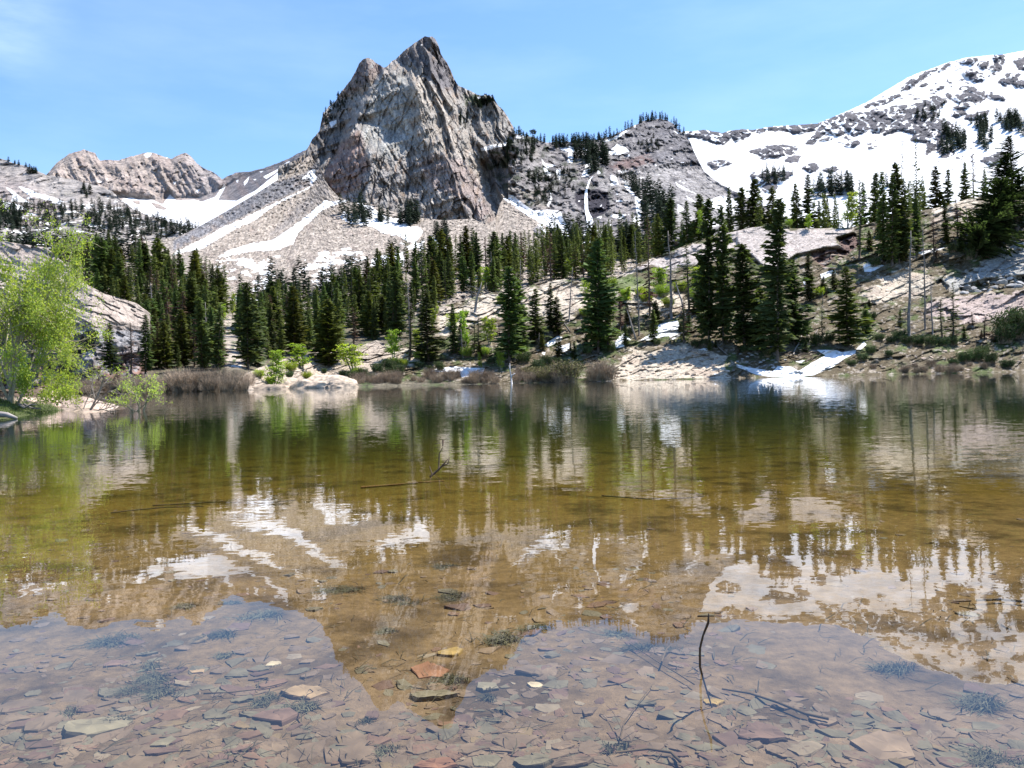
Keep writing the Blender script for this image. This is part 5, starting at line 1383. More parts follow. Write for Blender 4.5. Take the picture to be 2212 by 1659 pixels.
# ------------------------------------------------------------------ waterfall
wf = MB()
pts = [K1(3, *q) for q in ((958, 766), (940, 785), (925, 820), (908, 870), (902, 905), (900, 960), (902, 1000), (905, 1050), (915, 1090), (930, 1130), (935, 1165), (918, 1190), (905, 1210))]
P_ = np.array([ground(cliff, *q) for q in pts])
dd = np.minimum.accumulate(P_[:, 1]) - 4.0
P_ = np.array([W(q[0], q[1], d_) for q, d_ in zip(pts, dd)])
wd = 2.6 * np.array([1.0, 1.6, 1.7, 2.2, 3.2, 3.6, 3.4, 3.2, 4.4, 5.4, 6.0, 4.0, 2.0]) * 0.5 / F * 800
strips = []
for k in range(7):
    o_ = (k - 3) / 3.0
    for i in range(len(P_) - 1):
        w0, w1 = wd[i] * .17, wd[i + 1] * .17
        a0 = P_[i] + [o_ * wd[i] * .5 + r_.normal(0, .12), -abs(r_.normal(0, .5)), 0]
        a1 = P_[i + 1] + [o_ * wd[i + 1] * .5 + r_.normal(0, .12), -abs(r_.normal(0, .5)), 0]
        strips.append([a0 - [w0, 0, 0], a0 + [w0, 0, 0], a1 + [w1, -.3, 0], a1 - [w1, .3, 0]])
wf.quads(strips)
M_FALL = mat_simple('white falling water', (0.80, 0.83, 0.88), 0.1, 0.5, 0.4)
tag(add('waterfall', wf.mesh('waterfall', M_FALL)), 'thin white waterfall dropping over the dark wet cliff', 'waterfall')

# ------------------------------------------------------------------ shrubs
def willow(seed, n=260, leafy=0, wid=0.9):
    r = np.random.default_rng(seed); m_ = MB(); l_ = MB(); P, Q = [], []
    for i in range(n):
        az = r.uniform(0, 6.28); rad = wid * math.sqrt(r.random()) * 0.6
        b = np.array([math.cos(az) * rad * .7, math.sin(az) * rad * .7, -0.05])
        h = r.uniform(0.45, 1.0) * (1.05 - 0.45 * (rad / wid) ** 2)
        out_ = r.uniform(0.1, 0.95) * h * r.random() ** .5
        t_ = b + [math.cos(az) * out_ + r.normal(0, .07), math.sin(az) * out_ + r.normal(0, .07), h]
        md = (b + t_) / 2 + r.normal(0, 0.07, 3) + [0, 0, .06]
        w = 0.0075
        for a0, a1, w0, w1 in ((b, md, w, w * .8), (md, t_, w * .8, w * .25)):
            s_ = np.array([math.sin(az * 3 + i), math.cos(az * 3 + i), 0])
            P.append([a0 - s_ * w0, a0 + s_ * w0, a1 + s_ * w1, a1 - s_ * w1])
        for _ in range(3):
            q0 = md + (t_ - md) * r.uniform(-0.5, 0.8); q1 = q0 + [r.normal(0, .14), r.normal(0, .14), r.uniform(0.02, .2)]
            s_ = r.normal(0, 1, 3); s_ /= np.linalg.norm(s_)
            P.append([q0 - s_ * w * .6, q0 + s_ * w * .6, q1 + s_ * w * .2, q1 - s_ * w * .2])
        for _ in range(leafy):
            c = md + (t_ - md) * r.uniform(-.3, 1.05) + r.normal(0, .05, 3); u = r.normal(0, .028, (4, 3)); Q.append(c + u)
    m_.quads(P)
    if Q: l_.quads(Q)
    return m_, l_
WL = [willow(90 + i) for i in range(3)]
WY = [willow(104 + i, 150, 26) for i in range(2)]
WYM = [(a_.mesh('bush_stems', M_WILLOW), b_.mesh('bush_leaves', M_ASPEN)) for a_, b_ in WY]
WLM = [a_.mesh('willow_stems', M_WILLOW) for a_, b_ in WL]
WG = [willow(95 + i, 240, 6) for i in range(2)]
WGM = [(a_.mesh('willow_stems', M_WILLOW), b_.mesh('willow_leaves', M_WILLOW_G)) for a_, b_ in WG]
WS = [willow(98 + i, 160, 22) for i in range(2)]
WSM = [(a_.mesh('shrub_stems', M_WILLOW), b_.mesh('shrub_leaves', M_SHRUB)) for a_, b_ in WS]
def shrub(kind, p, H, wd_, label, cat, group=None):
    e_ = bpy.data.objects.new({'w': 'willow_shrub', 'g': 'budding_willow', 's': 'green_shrub', 'y': 'leafy_bush'}[kind], None); C.objects.link(e_)
    e_.location = p; e_.scale = (wd_, wd_, H); e_.rotation_euler = (0, 0, random.uniform(0, 6.28))
    if kind == 'w': add('stems', random.choice(WLM), e_)
    else:
        a_, b_ = random.choice({'g': WGM, 's': WSM, 'y': WYM}[kind])
        add('stems', a_, e_); add('leaves', b_, e_)
    return tag(e_, label, cat, group)
# thicket on the left
for i in range(84):
    x = 95 + 440 * (i + random.random()) / 84; D = random.uniform(116, 144)
    p = W(x, HZ(x) + 0.6 * F / D, D); p[2] = random.uniform(0.0, 0.3)
    h = random.uniform(1.2, 3.7) * (1.0 + 0.2 * (x > 380)) * (1 if D > 124 else .6)
    w_ = 'behind the grey bare shrub' if x < 250 else ('behind the low spreading shrub' if x < 340 else ('in front of the middle of the left stand' if x < 430 else 'at the right end of the thicket by the gap'))
    shrub('w', p, h, h * random.uniform(.7, 1.2), ('low ' if h < 2.8 else 'high ') + 'bare brown willow ' + w_, 'willow', 'bare willows of the left thicket')
# scrub along the far bank
def bankshrub(kind, x, up, hpx, lab, cat, group, wf_=0.9):
    y = HZ(x) + 5 - up
    p, D = at(bank, x, y, 0.1)
    shrub(kind, p, hpx / F * p[1], hpx / F * p[1] * wf_, lab, cat, group)
for i in range(62):
    x = random.choice([random.uniform(770, 870), random.uniform(880, 1240), random.uniform(880, 1240)])
    up_ = random.uniform(0, 16)
    bankshrub('w', x, up_, random.uniform(14, 30), ('front row ' if up_ < 8 else 'back row ') + 'bare brown willow ' + ('right of the pale rock point' if x < 880 else ('left of the shore snow patch' if x < 930 else ('below the shore snow patch' if x < 1020 else ('between snow patch and pale stump' if x < 1100 else ('right of the pale stump' if x < 1160 else 'under the large yellow green willow'))))), 'willow', 'bare willows of the far shore scrub')
for i in range(18):
    x = random.uniform(1860, 2212)
    bankshrub('w', x, random.uniform(0, 16), random.uniform(12, 22), 'low bare willow at the water edge ' + ('right of the snow tongue' if x < 1930 else ('below the spruce skeleton' if x < 2010 else ('below the sparse small firs' if x < 2100 else 'near the right border'))), 'willow', 'bare willows of the right bank')
for x, up, h, lab in ((1225, 4, 50, 'large budding willow with yellow green tips at the water edge'), (1195, 6, 34, 'budding willow left of the large yellow green one'), (1150, 8, 32, 'low budding willow with olive tips near the pale stump'), (1175, 3, 28, 'small budding willow between stump and large willow')):
    bankshrub('g', x, up, h, lab, 'willow', None, 1.1)
for x, up, h in ((1298, 6, 50), (1285, 3, 40), (1315, 4, 38)):
    bankshrub('w', x, up, h, 'tall grey brown willow clump at the left end of the tan shore rocks', 'willow', 'willow clump by the tan rocks', 0.9)
for x, y, h in ((740, 812, 16), (760, 818, 20), (785, 815, 22), (815, 805, 26), (800, 822, 18), (835, 815, 22), (860, 812, 26), (840, 800, 30), (625, 815, 18), (950, 800, 20), (1165, 800, 26), (1180, 790, 24), (1200, 792, 22), (1080, 775, 24), (1060, 785, 18),
                (1130, 785, 30), (700, 806, 12), (905, 795, 18), (930, 800, 16), (1360, 722, 20), (1320, 760, 16), (1270, 765, 20), (1500, 750, 18), (1520, 745, 16), (1610, 762, 20), (1655, 770, 16), (1420, 745, 14)):
    p, D = at(bank, x, y, 0.1)
    shrub('s', p, h / F * p[1] * random.uniform(.8, 1.1), h / F * p[1] * 0.8, ('larger ' if h > 21 else 'smaller ') + 'dark green shrub ' + ('left of the pale rock point' if x < 730 else ('right beside the pale rock point' if x < 790 else ('under the flat topped aspen' if x < 880 else ('above the shore snow patch' if x < 960 else ('around the foot of the tall black green spruce' if x < 1140 else ('above the large budding willow' if x < 1250 else ('beside the bank snow patches' if x < 1450 else 'at the foot of the forked and stout spruces'))))))), 'shrub', 'green shrubs on the middle of the far bank')
for x, y, h in ((1945, 735, 26), (1960, 745, 24), (1985, 745, 26), (2010, 748, 26), (2035, 748, 24), (2055, 745, 22), (1900, 735, 18), (1925, 742, 20), (2190, 730, 70), (2212, 725, 70), (2170, 740, 40), (2110, 780, 30), (2140, 785, 26), (2085, 782, 26), (2125, 765, 26), (2175, 795, 24),
                (1880, 765, 20), (1865, 780, 20), (1840, 790, 18), (1735, 720, 24), (1765, 745, 26), (1790, 740, 22), (1740, 740, 18), (2090, 560, 26), (2060, 545, 20), (2130, 555, 28), (1885, 690, 16), (1920, 770, 16), (2060, 790, 18), (1945, 560, 18), (1890, 575, 20), (1825, 700, 20)):
    p, D = at(bank, min(x, 2300), y, 0.1)
    shrub('s', p, h / F * p[1] * random.uniform(.8, 1.1), h / F * p[1] * 0.85, ('larger ' if h > 23 else 'smaller ') + 'dark green bush ' + ('among the shaded ground on the upper slope' if y < 600 else ('left of the stocky green spruce' if x < 1800 else ('around the stocky green spruce' if x < 1893 else ('at the foot of the spruce skeleton' if x < 2000 and y < 760 else ('under the sparse small firs' if x < 2070 and y < 760 else ('near the water edge of the right bank' if y > 760 else 'below the pink slab at the border')))))), 'shrub', 'green bushes of the right bank')

for x, y, h, lab in ((560, 815, 20, 'at the left foot of the low spreading aspen'), (585, 828, 18, 'at the water edge under the small aspen'), (628, 803, 24, 'between the two left aspens'), (770, 812, 20, 'under the rounded aspen'),
        (850, 792, 22, 'below the flat topped aspen'), (872, 790, 18, 'left of the pointed dark fir foot'), (903, 776, 20, 'right at the pointed dark fir foot'), (1008, 772, 24, 'under the slender pale stemmed aspen'), (1046, 768, 20, 'left of the foot of the tall black green spruce'),
        (985, 694, 18, 'on the pale ledge above the slim fir'), (1003, 684, 16, 'on the upper pale ledge below the gnarled tree'), (1082, 655, 18, 'on the pale ridge left of the tall black green spruce top'), (1398, 652, 26, 'at the foot of the rust red fir'), (1432, 642, 28, 'below the bushy aspen at the light ramp'),
        (1470, 632, 26, 'between dead fir and slender fir'), (1445, 664, 24, 'above the largest bank snow patch'), (1385, 640, 22, 'left of the rust red fir'), (1503, 645, 26, 'right of the slender fir'), (1262, 684, 20, 'left of the very tall lopsided spruce'), (1350, 642, 22, 'right of the very tall lopsided spruce'),
        (1770, 640, 20, 'below the broken blocks of the slab'), (1700, 470, 18, 'on the crest behind the slab'), (665, 818, 18, 'on the pale rock point'), (1320, 620, 22, 'at the left end of the light ramp')):
    p, D = at(bank, x, y, 0.1)
    shrub('y', p, h / F * p[1], h / F * p[1] * 0.8, 'fresh yellow green bush ' + lab, 'bush')

# ------------------------------------------------------------------ boulders of the far shore
def boulder(seed, flat=0.6):
    import bmesh
    bm = bmesh.new(); bmesh.ops.create_icosphere(bm, subdivisions=3, radius=1)
    r = np.random.default_rng(seed)
    cuts = [(lambda v: v / np.linalg.norm(v))(r.normal(0, 1, 3)) for _ in range(11)]
    hs = r.uniform(0.45, 0.85, 11)
    for v in bm.verts:
        c = np.array(v.co)
        for n_, h_ in zip(cuts, hs):
            d_ = c @ n_
            if d_ > h_: c = c - n_ * (d_ - h_) * 0.92
        c = c + 0.03 * r.normal(0, 1, 3) * 0.5
        v.co = (c[0] * 1.2, c[1], c[2] * flat)
    me = bpy.data.meshes.new('boulder'); bm.to_mesh(me); bm.free()
    return me
M_BOULD = mat_simple('tan shore boulder', (0.42, 0.33, 0.26), 0.35, 0.95, 1.5)
M_BOULG = mat_simple('grey boulder', (0.34, 0.33, 0.32), 0.3, 0.95, 1.5)
BM = []
for i in range(5):
    me = boulder(200 + i, 0.5 + 0.1 * (i % 3)); me.materials.append(M_BOULD); BM.append(me)
BG = []
for i in range(3):
    me = boulder(210 + i, 0.6); me.materials.append(M_BOULG); BG.append(me)
def rock(x, y, spx, label, group, ms=BM):
    p, D = at(bank, x, y, 0.0)
    o = add('boulder', random.choice(ms))
    s_ = spx / 2 / F * p[1]
    o.location = p; o.scale = (s_ * random.uniform(.8, 1.2), s_, s_ * random.uniform(.7, 1.1)); o.rotation_euler = (random.uniform(-.3, .3), random.uniform(-.3, .3), random.uniform(0, 6.28))
    return tag(o, label, 'boulder', group)
for (x, y) in scatter(K(6, (1060, 1185), (1100, 1040), (1200, 1000), (1400, 960), (1640, 930), (1830, 990), (1930, 1050), (1960, 1180)), 70, 6, 31):
    rock(x, y, random.uniform(7, 17), 'tan angular boulder in the rock pile at the middle of the far shore', 'boulders of the tan shore rocks')
for (x, y) in scatter([(1870, 770), (2212, 730), (2212, 800), (1870, 805)], 26, 8, 32):
    rock(x, y, random.uniform(5, 13), 'pale boulder on the lower right bank', 'boulders of the right bank')
for (x, y) in scatter(K(7, (0, 1270), (230, 1280), (380, 1330), (240, 1400), (0, 1400)), 22, 7, 33):
    rock(x, y, random.uniform(6, 14), 'grey boulder in the shade behind the shore snow', 'boulders behind the shore snow', BG)
for (x, y) in scatter(K(7, (1610, 790), (1850, 740), (2087, 710), (2087, 790), (1880, 820), (1620, 850)), 20, 13, 34):
    rock(x, y, random.uniform(14, 24), 'stacked square block of the shaded rock ledge', 'blocks of the shaded ledge', BG)
for (x, y) in scatter(K(7, (590, 600), (700, 550), (800, 580), (760, 640), (640, 680)), 9, 10, 35):
    rock(x, y, random.uniform(12, 22), 'broken reddish block under the square slab', 'blocks under the slab')

# rounded pale slabs of the rock point
def slab_rock(x, yb, w, h, seed, label, tiltx=0.0):
    r = np.random.default_rng(seed)
    D_ = 0.6 * F / max(yb - float(HZ(x)), 4.5); D_ = min(D_, 150.0)
    k_ = D_ / F; n_, m_ = 72, 26
    U, Vv = np.meshgrid(np.linspace(0, 2 * math.pi, n_, endpoint=False), np.linspace(0, 1, m_))
    rad = np.cos(Vv * math.pi / 2) ** 0.75
    X_ = np.cos(U) * rad; Y_ = np.sin(U) * rad; Z_ = np.sin(Vv * math.pi / 2) ** 1.2
    X_ = X_ + tiltx * Z_ * .5
    bump = 1 + 0.22 * fbm(X_ * 1.6 + seed, Y_ * 1.6, Z_ * 1.6, 4, seed) * 2
    c_, b_ = cells(X_ * 2.6 + .5 * Z_ + seed, Z_ * 3.0 + Y_ * .8, seed)
    Z_ = Z_ * bump + .26 * c_ * rad - .16 * (1 - soft(b_, 0, .10)) * rad; X_ = X_ * bump; Y_ = Y_ * bump
    P_ = np.stack([X_ * w / 2 * k_, Y_ * w / 3.2 * k_, Z_ * h * k_ - .35], -1)
    ii = np.arange(n_ * m_).reshape(m_, n_); jj = np.roll(ii, -1, 1)
    q_ = np.stack([ii[:-1], jj[:-1], jj[1:], ii[1:]], -1).reshape(-1, 4)
    me = mesh_np('rounded_rock', P_.reshape(-1, 3), q_, M_SLAB, smooth=True)
    o = add('rounded_rock', me); p_ = W(x, yb, D_); o.location = (p_[0], p_[1], 0)
    return tag(o, label, 'rock')
M_SLAB = mat_simple('pale jointed shore rock', (0.38, 0.305, 0.235), 0.4, 0.9, 1.4)
slab_rock(690, 838, 150, 33, 3, 'large rounded pale slab with cracks at the tip of the rock point', .5)
slab_rock(735, 838, 80, 20, 4, 'pale slab at the right foot of the large rounded one')
slab_rock(570, 842, 96, 16, 5, 'low pale slab at the left end of the rock point', .3)
slab_rock(600, 838, 100, 28, 6, 'long pale slab behind the low one under the left aspens', .5)
slab_rock(640, 838, 70, 15, 7, 'small pale slab between the low and the large one')

# ------------------------------------------------------------------ logs and gnarled wood
def log(name, a_, b_, r0, r1, label, mat=M_GREYWOOD, cat='log', bend=0.03, raise_=0.3, twigs=0):
    (xa, ya), (xb, yb) = a_, b_
    pa, _ = at(bank, xa, ya, -raise_); pb_, _ = at(bank, xb, yb, -raise_)
    if name == 'leaning_log':
        pa = W(xa, ya, pb_[1] + 1.5)
    t = np.linspace(0, 1, 7)[:, None]
    P = pa * (1 - t) + pb_ * t
    P += np.random.default_rng(int(xa)).normal(0, bend, P.shape) * np.linalg.norm(pb_ - pa) * 0.3
    m_ = MB(); m_.tube(P, np.linspace(r0, r1, 7), 7)
    r = np.random.default_rng(int(xa) + 1)
    for _ in range(twigs):
        i = r.integers(1, 6); d_ = r.normal(0, 1, 3); d_ /= np.linalg.norm(d_)
        m_.tube([P[i], P[i] + d_ * r.uniform(.4, 1.2)], [r0 * .3, r0 * .08], 4)
    return tag(add(name, m_.mesh(name, mat, True)), label, cat)
log('leaning_log', K1(6, 575, 650), K1(6, 695, 825), 0.12, 0.22, 'bare pale log leaning down the bank in front of two small firs')
log('leaning_log', K1(6, 1530, 420), K1(6, 1612, 735), 0.14, 0.30, 'grey broken trunk leaning against the many branched dead fir', twigs=10)
log('leaning_log', K1(6, 1140, 620), K1(6, 1212, 890), 0.10, 0.26, 'short grey dead trunk leaning beside the snow patch', twigs=16)
log('fallen_log', K1(7, 890, 775), K1(7, 990, 680), 0.22, 0.14, 'pale fallen log lying below the upper snow patch')
log('fallen_log', K1(6, 1480, 880), K1(6, 1640, 815), 0.20, 0.14, 'dark fallen log beside the largest bank snow patch')
log('fallen_log', K1(6, 1820, 900), K1(6, 1940, 1010), 0.16, 0.10, 'slim fallen log reaching down to the tan rocks')
log('fallen_log', K1(7, 410, 1290), K1(7, 480, 1150), 0.16, 0.10, 'pale fallen pole rising left from the driftwood')
log('fallen_log', K1(7, 530, 1200), K1(7, 585, 1110), 0.12, 0.08, 'pale thin pole right of the driftwood heap')
log('fallen_log', K1(6, 640, 710), K1(6, 830, 700), 0.14, 0.12, 'weathered log lying level above the bank snow')
for a_, b_ in (((440, 1290), (640, 1270)), ((430, 1270), (600, 1300)), ((400, 1320), (520, 1280)), ((480, 1255), (620, 1290)), ((500, 1340), (620, 1290)), ((380, 1300), (470, 1330)), ((420, 1340), (600, 1275)), ((350, 1290), (450, 1260))):
    o = log('driftwood', K1(7, *a_), K1(7, *b_), 0.14, 0.08, 'dark driftwood branch in the tangle above the shore snow', M_WATERWOOD, 'driftwood', 0.08)
    o['group'] = 'driftwood tangle above the shore snow'
# pale stump standing in the water
m_ = MB(); b0 = W(*K1(6, 232, 1222), 168.0); b0[2] = -0.2; k_ = 168 / F
m_.tube([b0, b0 + [-1.5 * k_, 0, 16 * k_], b0 + [-3.4 * k_, 0, 32 * k_], b0 + [-3.2 * k_, 0, 46 * k_]], [2.3 * k_, 1.6 * k_, 1.3 * k_, .5 * k_], 7)
m_.tube([b0 + [-3 * k_, 0, 30 * k_], b0 + [-5.5 * k_, 0, 42 * k_]], [.8 * k_, .3 * k_], 5)
m_.tube([b0 + [-1.6 * k_, 0, 14 * k_], b0 + [1 * k_, 0, 20 * k_], b0 + [8 * k_, 0, 24 * k_]], [1.4 * k_, 1.6 * k_, .8 * k_], 6)
tag(add('stump', m_.mesh('stump', mat_simple('bleached stump wood', (0.48, 0.45, 0.44), .15), True)), 'bleached forked stump standing at the water edge below the tall spruce', 'stump')
# gnarled dead tree with a long limb
e_ = bpy.data.objects.new('gnarled_dead_tree', None); C.objects.link(e_)
m_, n_ = MB(), MB(); b0, _ = at(bank, *K1(5, 1950, 560)); k_ = b0[1] / F; e_.location = b0; b0 = np.zeros(3)
q = lambda x, z, y=0: b0 + np.array([x, y, z]) * k_
m_.tube([q(0, -2), q(2, 16), q(6, 36), q(12, 52), q(16, 66)], [3.4 * k_, 2.8 * k_, 2.2 * k_, 1.5 * k_, .6 * k_], 8)
for pts_ in (([11, 50], [2, 56], [-8, 58], [-14, 60], [-18, 56]), ([9, 44], [20, 40], [28, 34]), ([6, 36], [-6, 40], [-16, 36], [-22, 30]), ([8, 42], [-4, 46], [-14, 46]), ([4, 28], [-8, 26], [-16, 18]), ([10, 48], [22, 50], [30, 46]), ([3, 20], [14, 26], [24, 20]), ([5, 30], [-10, 34], [-20, 22])):
    P = [q(a_[0], a_[1], i * 1.5) for i, a_ in enumerate(pts_)]
    n_.tube(P, np.linspace(1.1, .3, len(P)) * k_, 5)
    for i in range(6):
        s_ = P[random.randrange(1, len(P))]
        n_.tube([s_, s_ + np.random.default_rng(i + int(pts_[0][0] * 3)).normal(0, 6, 3) * k_ * [1, .6, .8]], [.35 * k_, .12 * k_], 3)
add('trunk', m_.mesh('gnarled_trunk', M_GREYWOOD, True), e_); add('branches', n_.mesh('gnarled_limbs', M_GREYWOOD), e_)
tag(e_, 'gnarled grey dead tree with twisted limbs on the pale rock ridge', 'dead tree')

# ------------------------------------------------------------------ left foreground: leafy tree and two bushes
def limbs(mb, p, d, ln, r0, depth, rr, tips, spread=0.55, grav=0.0, seg=4, minr=0.0012):
    P, cur, dd_ = [p], p.copy(), d / np.linalg.norm(d)
    for i in range(seg):
        dd_ = dd_ + rr.normal(0, 0.16, 3) + np.array([0, 0, grav]); dd_ /= np.linalg.norm(dd_)
        cur = cur + dd_ * ln / seg; P.append(cur.copy())
    rad = np.linspace(r0, max(r0 * 0.5, minr), seg + 1)
    mb.tube(P, rad, 6 if depth > 1 else (4 if depth == 1 else 3), False)
    if depth == 0:
        tips.extend(P[1:]); return
    if depth == 1: tips.extend(P[2:])
    nc = rr.integers(3, 6) if depth > 1 else rr.integers(4, 7)
    for k in range(nc):
        t = rr.uniform(0.3, 1.0); i = min(int(t * seg), seg - 1); q = P[i] + (P[i + 1] - P[i]) * (t * seg - i)
        ax = rr.normal(0, 1, 3); ax -= ax @ dd_ * dd_; ax /= np.linalg.norm(ax)
        nd_ = dd_ * (1 - spread * 0.5) + ax * spread * rr.uniform(0.8, 1.5)
        limbs(mb, q, nd_, ln * rr.uniform(0.45, 0.7), max(r0 * 0.5, minr), depth - 1, rr, tips, spread, grav, seg, minr)

def leaf_mesh(tips, n, size, sig, rr, name, mat, keep=None):
    tips = np.array(tips)
    if keep: tips = tips[rr.integers(0, len(tips), keep)]
    c = tips[rr.integers(0, len(tips), n)] + rr.normal(0, sig, (n, 3))
    u = rr.normal(0, 1, (n, 3)); u /= np.linalg.norm(u, axis=1)[:, None]
    w = np.cross(u, rr.normal(0, 1, (n, 3))); w /= np.linalg.norm(w, axis=1)[:, None]
    z = size * rr.uniform(0.6, 1.25, (n, 1))
    m_ = MB(); m_.quads(np.stack([c - u * z * .6, c + w * z * .42, c + u * z * .6, c - w * z * .42], 1))
    return m_.mesh(name, mat)

rr = np.random.default_rng(5)
e_ = bpy.data.objects.new('leafy_aspen', None); C.objects.link(e_)
org = W(28, 866, 21.5); org[2] = 0.12; e_.location = org; e_.scale = (0.90, 1.0, 1.22); base = np.zeros(3)
br, tips = MB(), []
for dx, dy, dz, ln, r0 in ((0.08, 0.0, 1, 2.9, 0.05), (0.28, -0.1, 1, 2.75, 0.042), (-0.15, 0.2, 1, 2.9, 0.046), (-0.4, -.2, .9, 2.6, 0.04), (0.62, 0.1, 0.72, 2.1, 0.032), (-0.1, 0.5, 1, 2.6, 0.035), (0.75, -0.25, 0.35, 1.4, 0.022), (-0.9, 0.1, .8, 2.0, 0.03), (0.1, -0.5, 1, 1.9, .03), (0.9, .2, .28, 1.2, .02), (0.22, 0.25, 1, 2.2, 0.035)):
    limbs(br, base + rr.normal(0, 0.07, 3) * [1, 1, 0.2], np.array([dx, dy, dz]), ln, r0, 3, rr, tips, 0.55, 0.05, 4, 0.0022)
tips = [t for t in tips if t[2] > 0.18]
add('trunk', br.mesh('aspen_limbs', M_PALEWOOD), e_)
add('foliage', leaf_mesh(tips, 38000, 0.048, 0.085, rr, 'aspen_foliage', M_LEAF, 1700), e_)
tag(e_, 'bright yellow green leafy tree on the rock spit at the left', 'aspen')
# roots at its foot
m_ = MB()
for k in range(9):
    a_ = rr.uniform(0, 6.28); P = [base + [0, 0, 0.05]]
    for i in range(5): P.append(P[-1] + np.array([math.cos(a_) * .2, math.sin(a_) * .12, rr.normal(-0.01, .05)])); a_ += rr.normal(0, .4)
    m_.tube(P, np.linspace(0.045, 0.012, 6), 5)
add('roots', m_.mesh('aspen_roots', M_GREYWOOD, True), e_)

e_ = bpy.data.objects.new('bare_shrub', None); C.objects.link(e_)
org = W(186, 893, 22.0); org[2] = -0.06; e_.location = org; base = np.zeros(3)
br, tips = MB(), []
for dx, dy, dz, ln, r0 in ((0.5, 0, 1, 1.15, 0.03), (0.8, .1, .7, .95, 0.022), (-0.4, 0, .55, .45, .014), (1, -.1, .38, .8, .016), (0.15, 0.2, 1, .75, .018), (1.1, .1, .55, .9, .018)):
    limbs(br, base + rr.normal(0, 0.05, 3) * [1, 1, 0], np.array([dx, dy, dz]), ln, r0, 2, rr, tips, 0.6, 0.02, 4, 0.003)
add('branches', br.mesh('bare_shrub_branches', mat_simple('grey shrub wood', (0.27, 0.23, 0.20), .25)), e_)
tips_h = [t for t in tips if t[2] > 0.9]
add('leaves', leaf_mesh(tips_h or tips, 120, 0.03, 0.03, rr, 'bare_shrub_buds', M_LEAF), e_)
tag(e_, 'nearly bare grey shrub rising from the water off the spit tip', 'shrub')

e_ = bpy.data.objects.new('leafy_shrub', None); C.objects.link(e_)
org = W(302, 887, 21.5); org[2] = -0.06; e_.location = org; base = np.zeros(3)
br, tips = MB(), []
for dx, dy, dz, ln, r0 in ((0.5, 0, .7, .8, 0.022), (0.9, .1, .55, .8, 0.018), (-0.4, 0, .7, .6, .016), (-.8, -.1, .4, .5, .014), (0.05, 0.2, 1, .8, .018), (0.3, -.2, 1, .75, .018), (1.0, 0, .25, .7, .014), (-.15, 0, 1, 1.0, .016)):
    limbs(br, base + rr.normal(0, 0.08, 3) * [1, 1, 0], np.array([dx, dy, dz]), ln, r0, 2, rr, tips, 0.6, 0.02, 4, 0.003)
add('branches', br.mesh('leafy_shrub_branches', M_PALEWOOD), e_)
add('leaves', leaf_mesh([t for t in tips if t[2] > .25], 1500, 0.032, 0.035, rr, 'leafy_shrub_leaves', M_LEAF), e_)
tag(e_, 'low spreading shrub with small green leaves rising from the water', 'shrub')

# grass on the spit
m_ = MB(); P = []
for i in range(2600):
    x = rr.uniform(-200, 135); y = rr.uniform(862, 896)
    if sd(np.array([x]), np.array([y]), [(-400, 860), (0, 862), (60, 868), (110, 872), (140, 888), (60, 900), (-400, 940)])[0] < 0: continue
    p = ground(spit, x, y); h = rr.uniform(.04, .10); d_ = rr.normal(0, .03, 3); d_[2] = h
    s_ = np.array([0.006, rr.normal(0, .003), 0]); P.append([p - s_, p + s_, p + d_])
m_.tris(P)
tag(add('grass', m_.mesh('grass', mat_simple('spit grass', (0.12, 0.17, 0.04), .3, .8, 4, .3))), 'short green grass along the edge of the rock spit', 'grass', kind='stuff')
m_ = MB(); P0 = W(-12, 893, 17.6); P0[2] = .12
m_.tube([P0 + [-.4, 0, .1], P0, P0 + [.35, -.1, -.03], P0 + [.62, -.2, -.10]], [.07, .075, .06, .03], 8)
tag(add('driftwood', m_.mesh('driftwood_root', M_GREYWOOD, True)), 'weathered grey root at the water edge of the spit', 'driftwood')

# ------------------------------------------------------------------ things under the near water
def bed_pt(x, y):
    z = -0.09
    for _ in range(5):
        p = on_plane(np.array(x, float), np.array(y, float), z)
        z = float(bed_z(p[0], p[1]))
    return np.array([p[0], p[1], z])

def flat_stone(seed, n=7, th=0.18):
    r = np.random.default_rng(seed)
    an = np.sort(r.uniform(0, 6.283, n)); an = an + np.linspace(0, .01, n)
    an = (np.arange(n) + r.uniform(-.35, .35, n)) * 6.283 / n
    rad = r.uniform(0.6, 1.05, n)
    # straight broken edges: insert points between the corners
    C0 = np.column_stack([np.cos(an) * rad, np.sin(an) * rad])
    pts = []
    for i in range(n):
        a_, b_ = C0[i], C0[(i + 1) % n]
        for t in (0, .33, .66): pts.append(a_ + (b_ - a_) * t + r.normal(0, .018, 2))
    pts = np.array(pts); k = len(pts)
    rings = [(1.02, -th), (1.0, th * .55), (0.95, th * .9), (0.6, th * 1.0)]
    V = []
    for s_, z in rings:
        V.append(np.column_stack([pts * s_, np.full(k, z) + r.normal(0, .018, k) + 0.05 * pts[:, 0] * r.uniform(-1, 1)]))
    V = np.concatenate(V + [[[0, 0, th * 1.02]]])
    Q = []
    for j in range(len(rings) - 1):
        for i in range(k): Q.append((j * k + i, j * k + (i + 1) % k, (j + 1) * k + (i + 1) % k, (j + 1) * k + i))
    T = [((len(rings) - 1) * k + i, (len(rings) - 1) * k + (i + 1) % k, len(rings) * k) for i in range(k)]
    return V, np.array(T), np.array(Q)
SM = {}
def smat(c):
    if c not in SM: SM[c] = mat_simple('bed stone %d' % (len(SM) + 1), c, 0.28, 0.9, 16.0)
    return SM[c]
BROWN, TAN, RED, GREY, OCHRE, PALE, UMBER = (0.175, 0.122, 0.080), (0.27, 0.185, 0.105), (0.25, 0.125, 0.072), (0.155, 0.130, 0.085), (0.26, 0.175, 0.065), (0.36, 0.29, 0.19), (0.145, 0.090, 0.066)
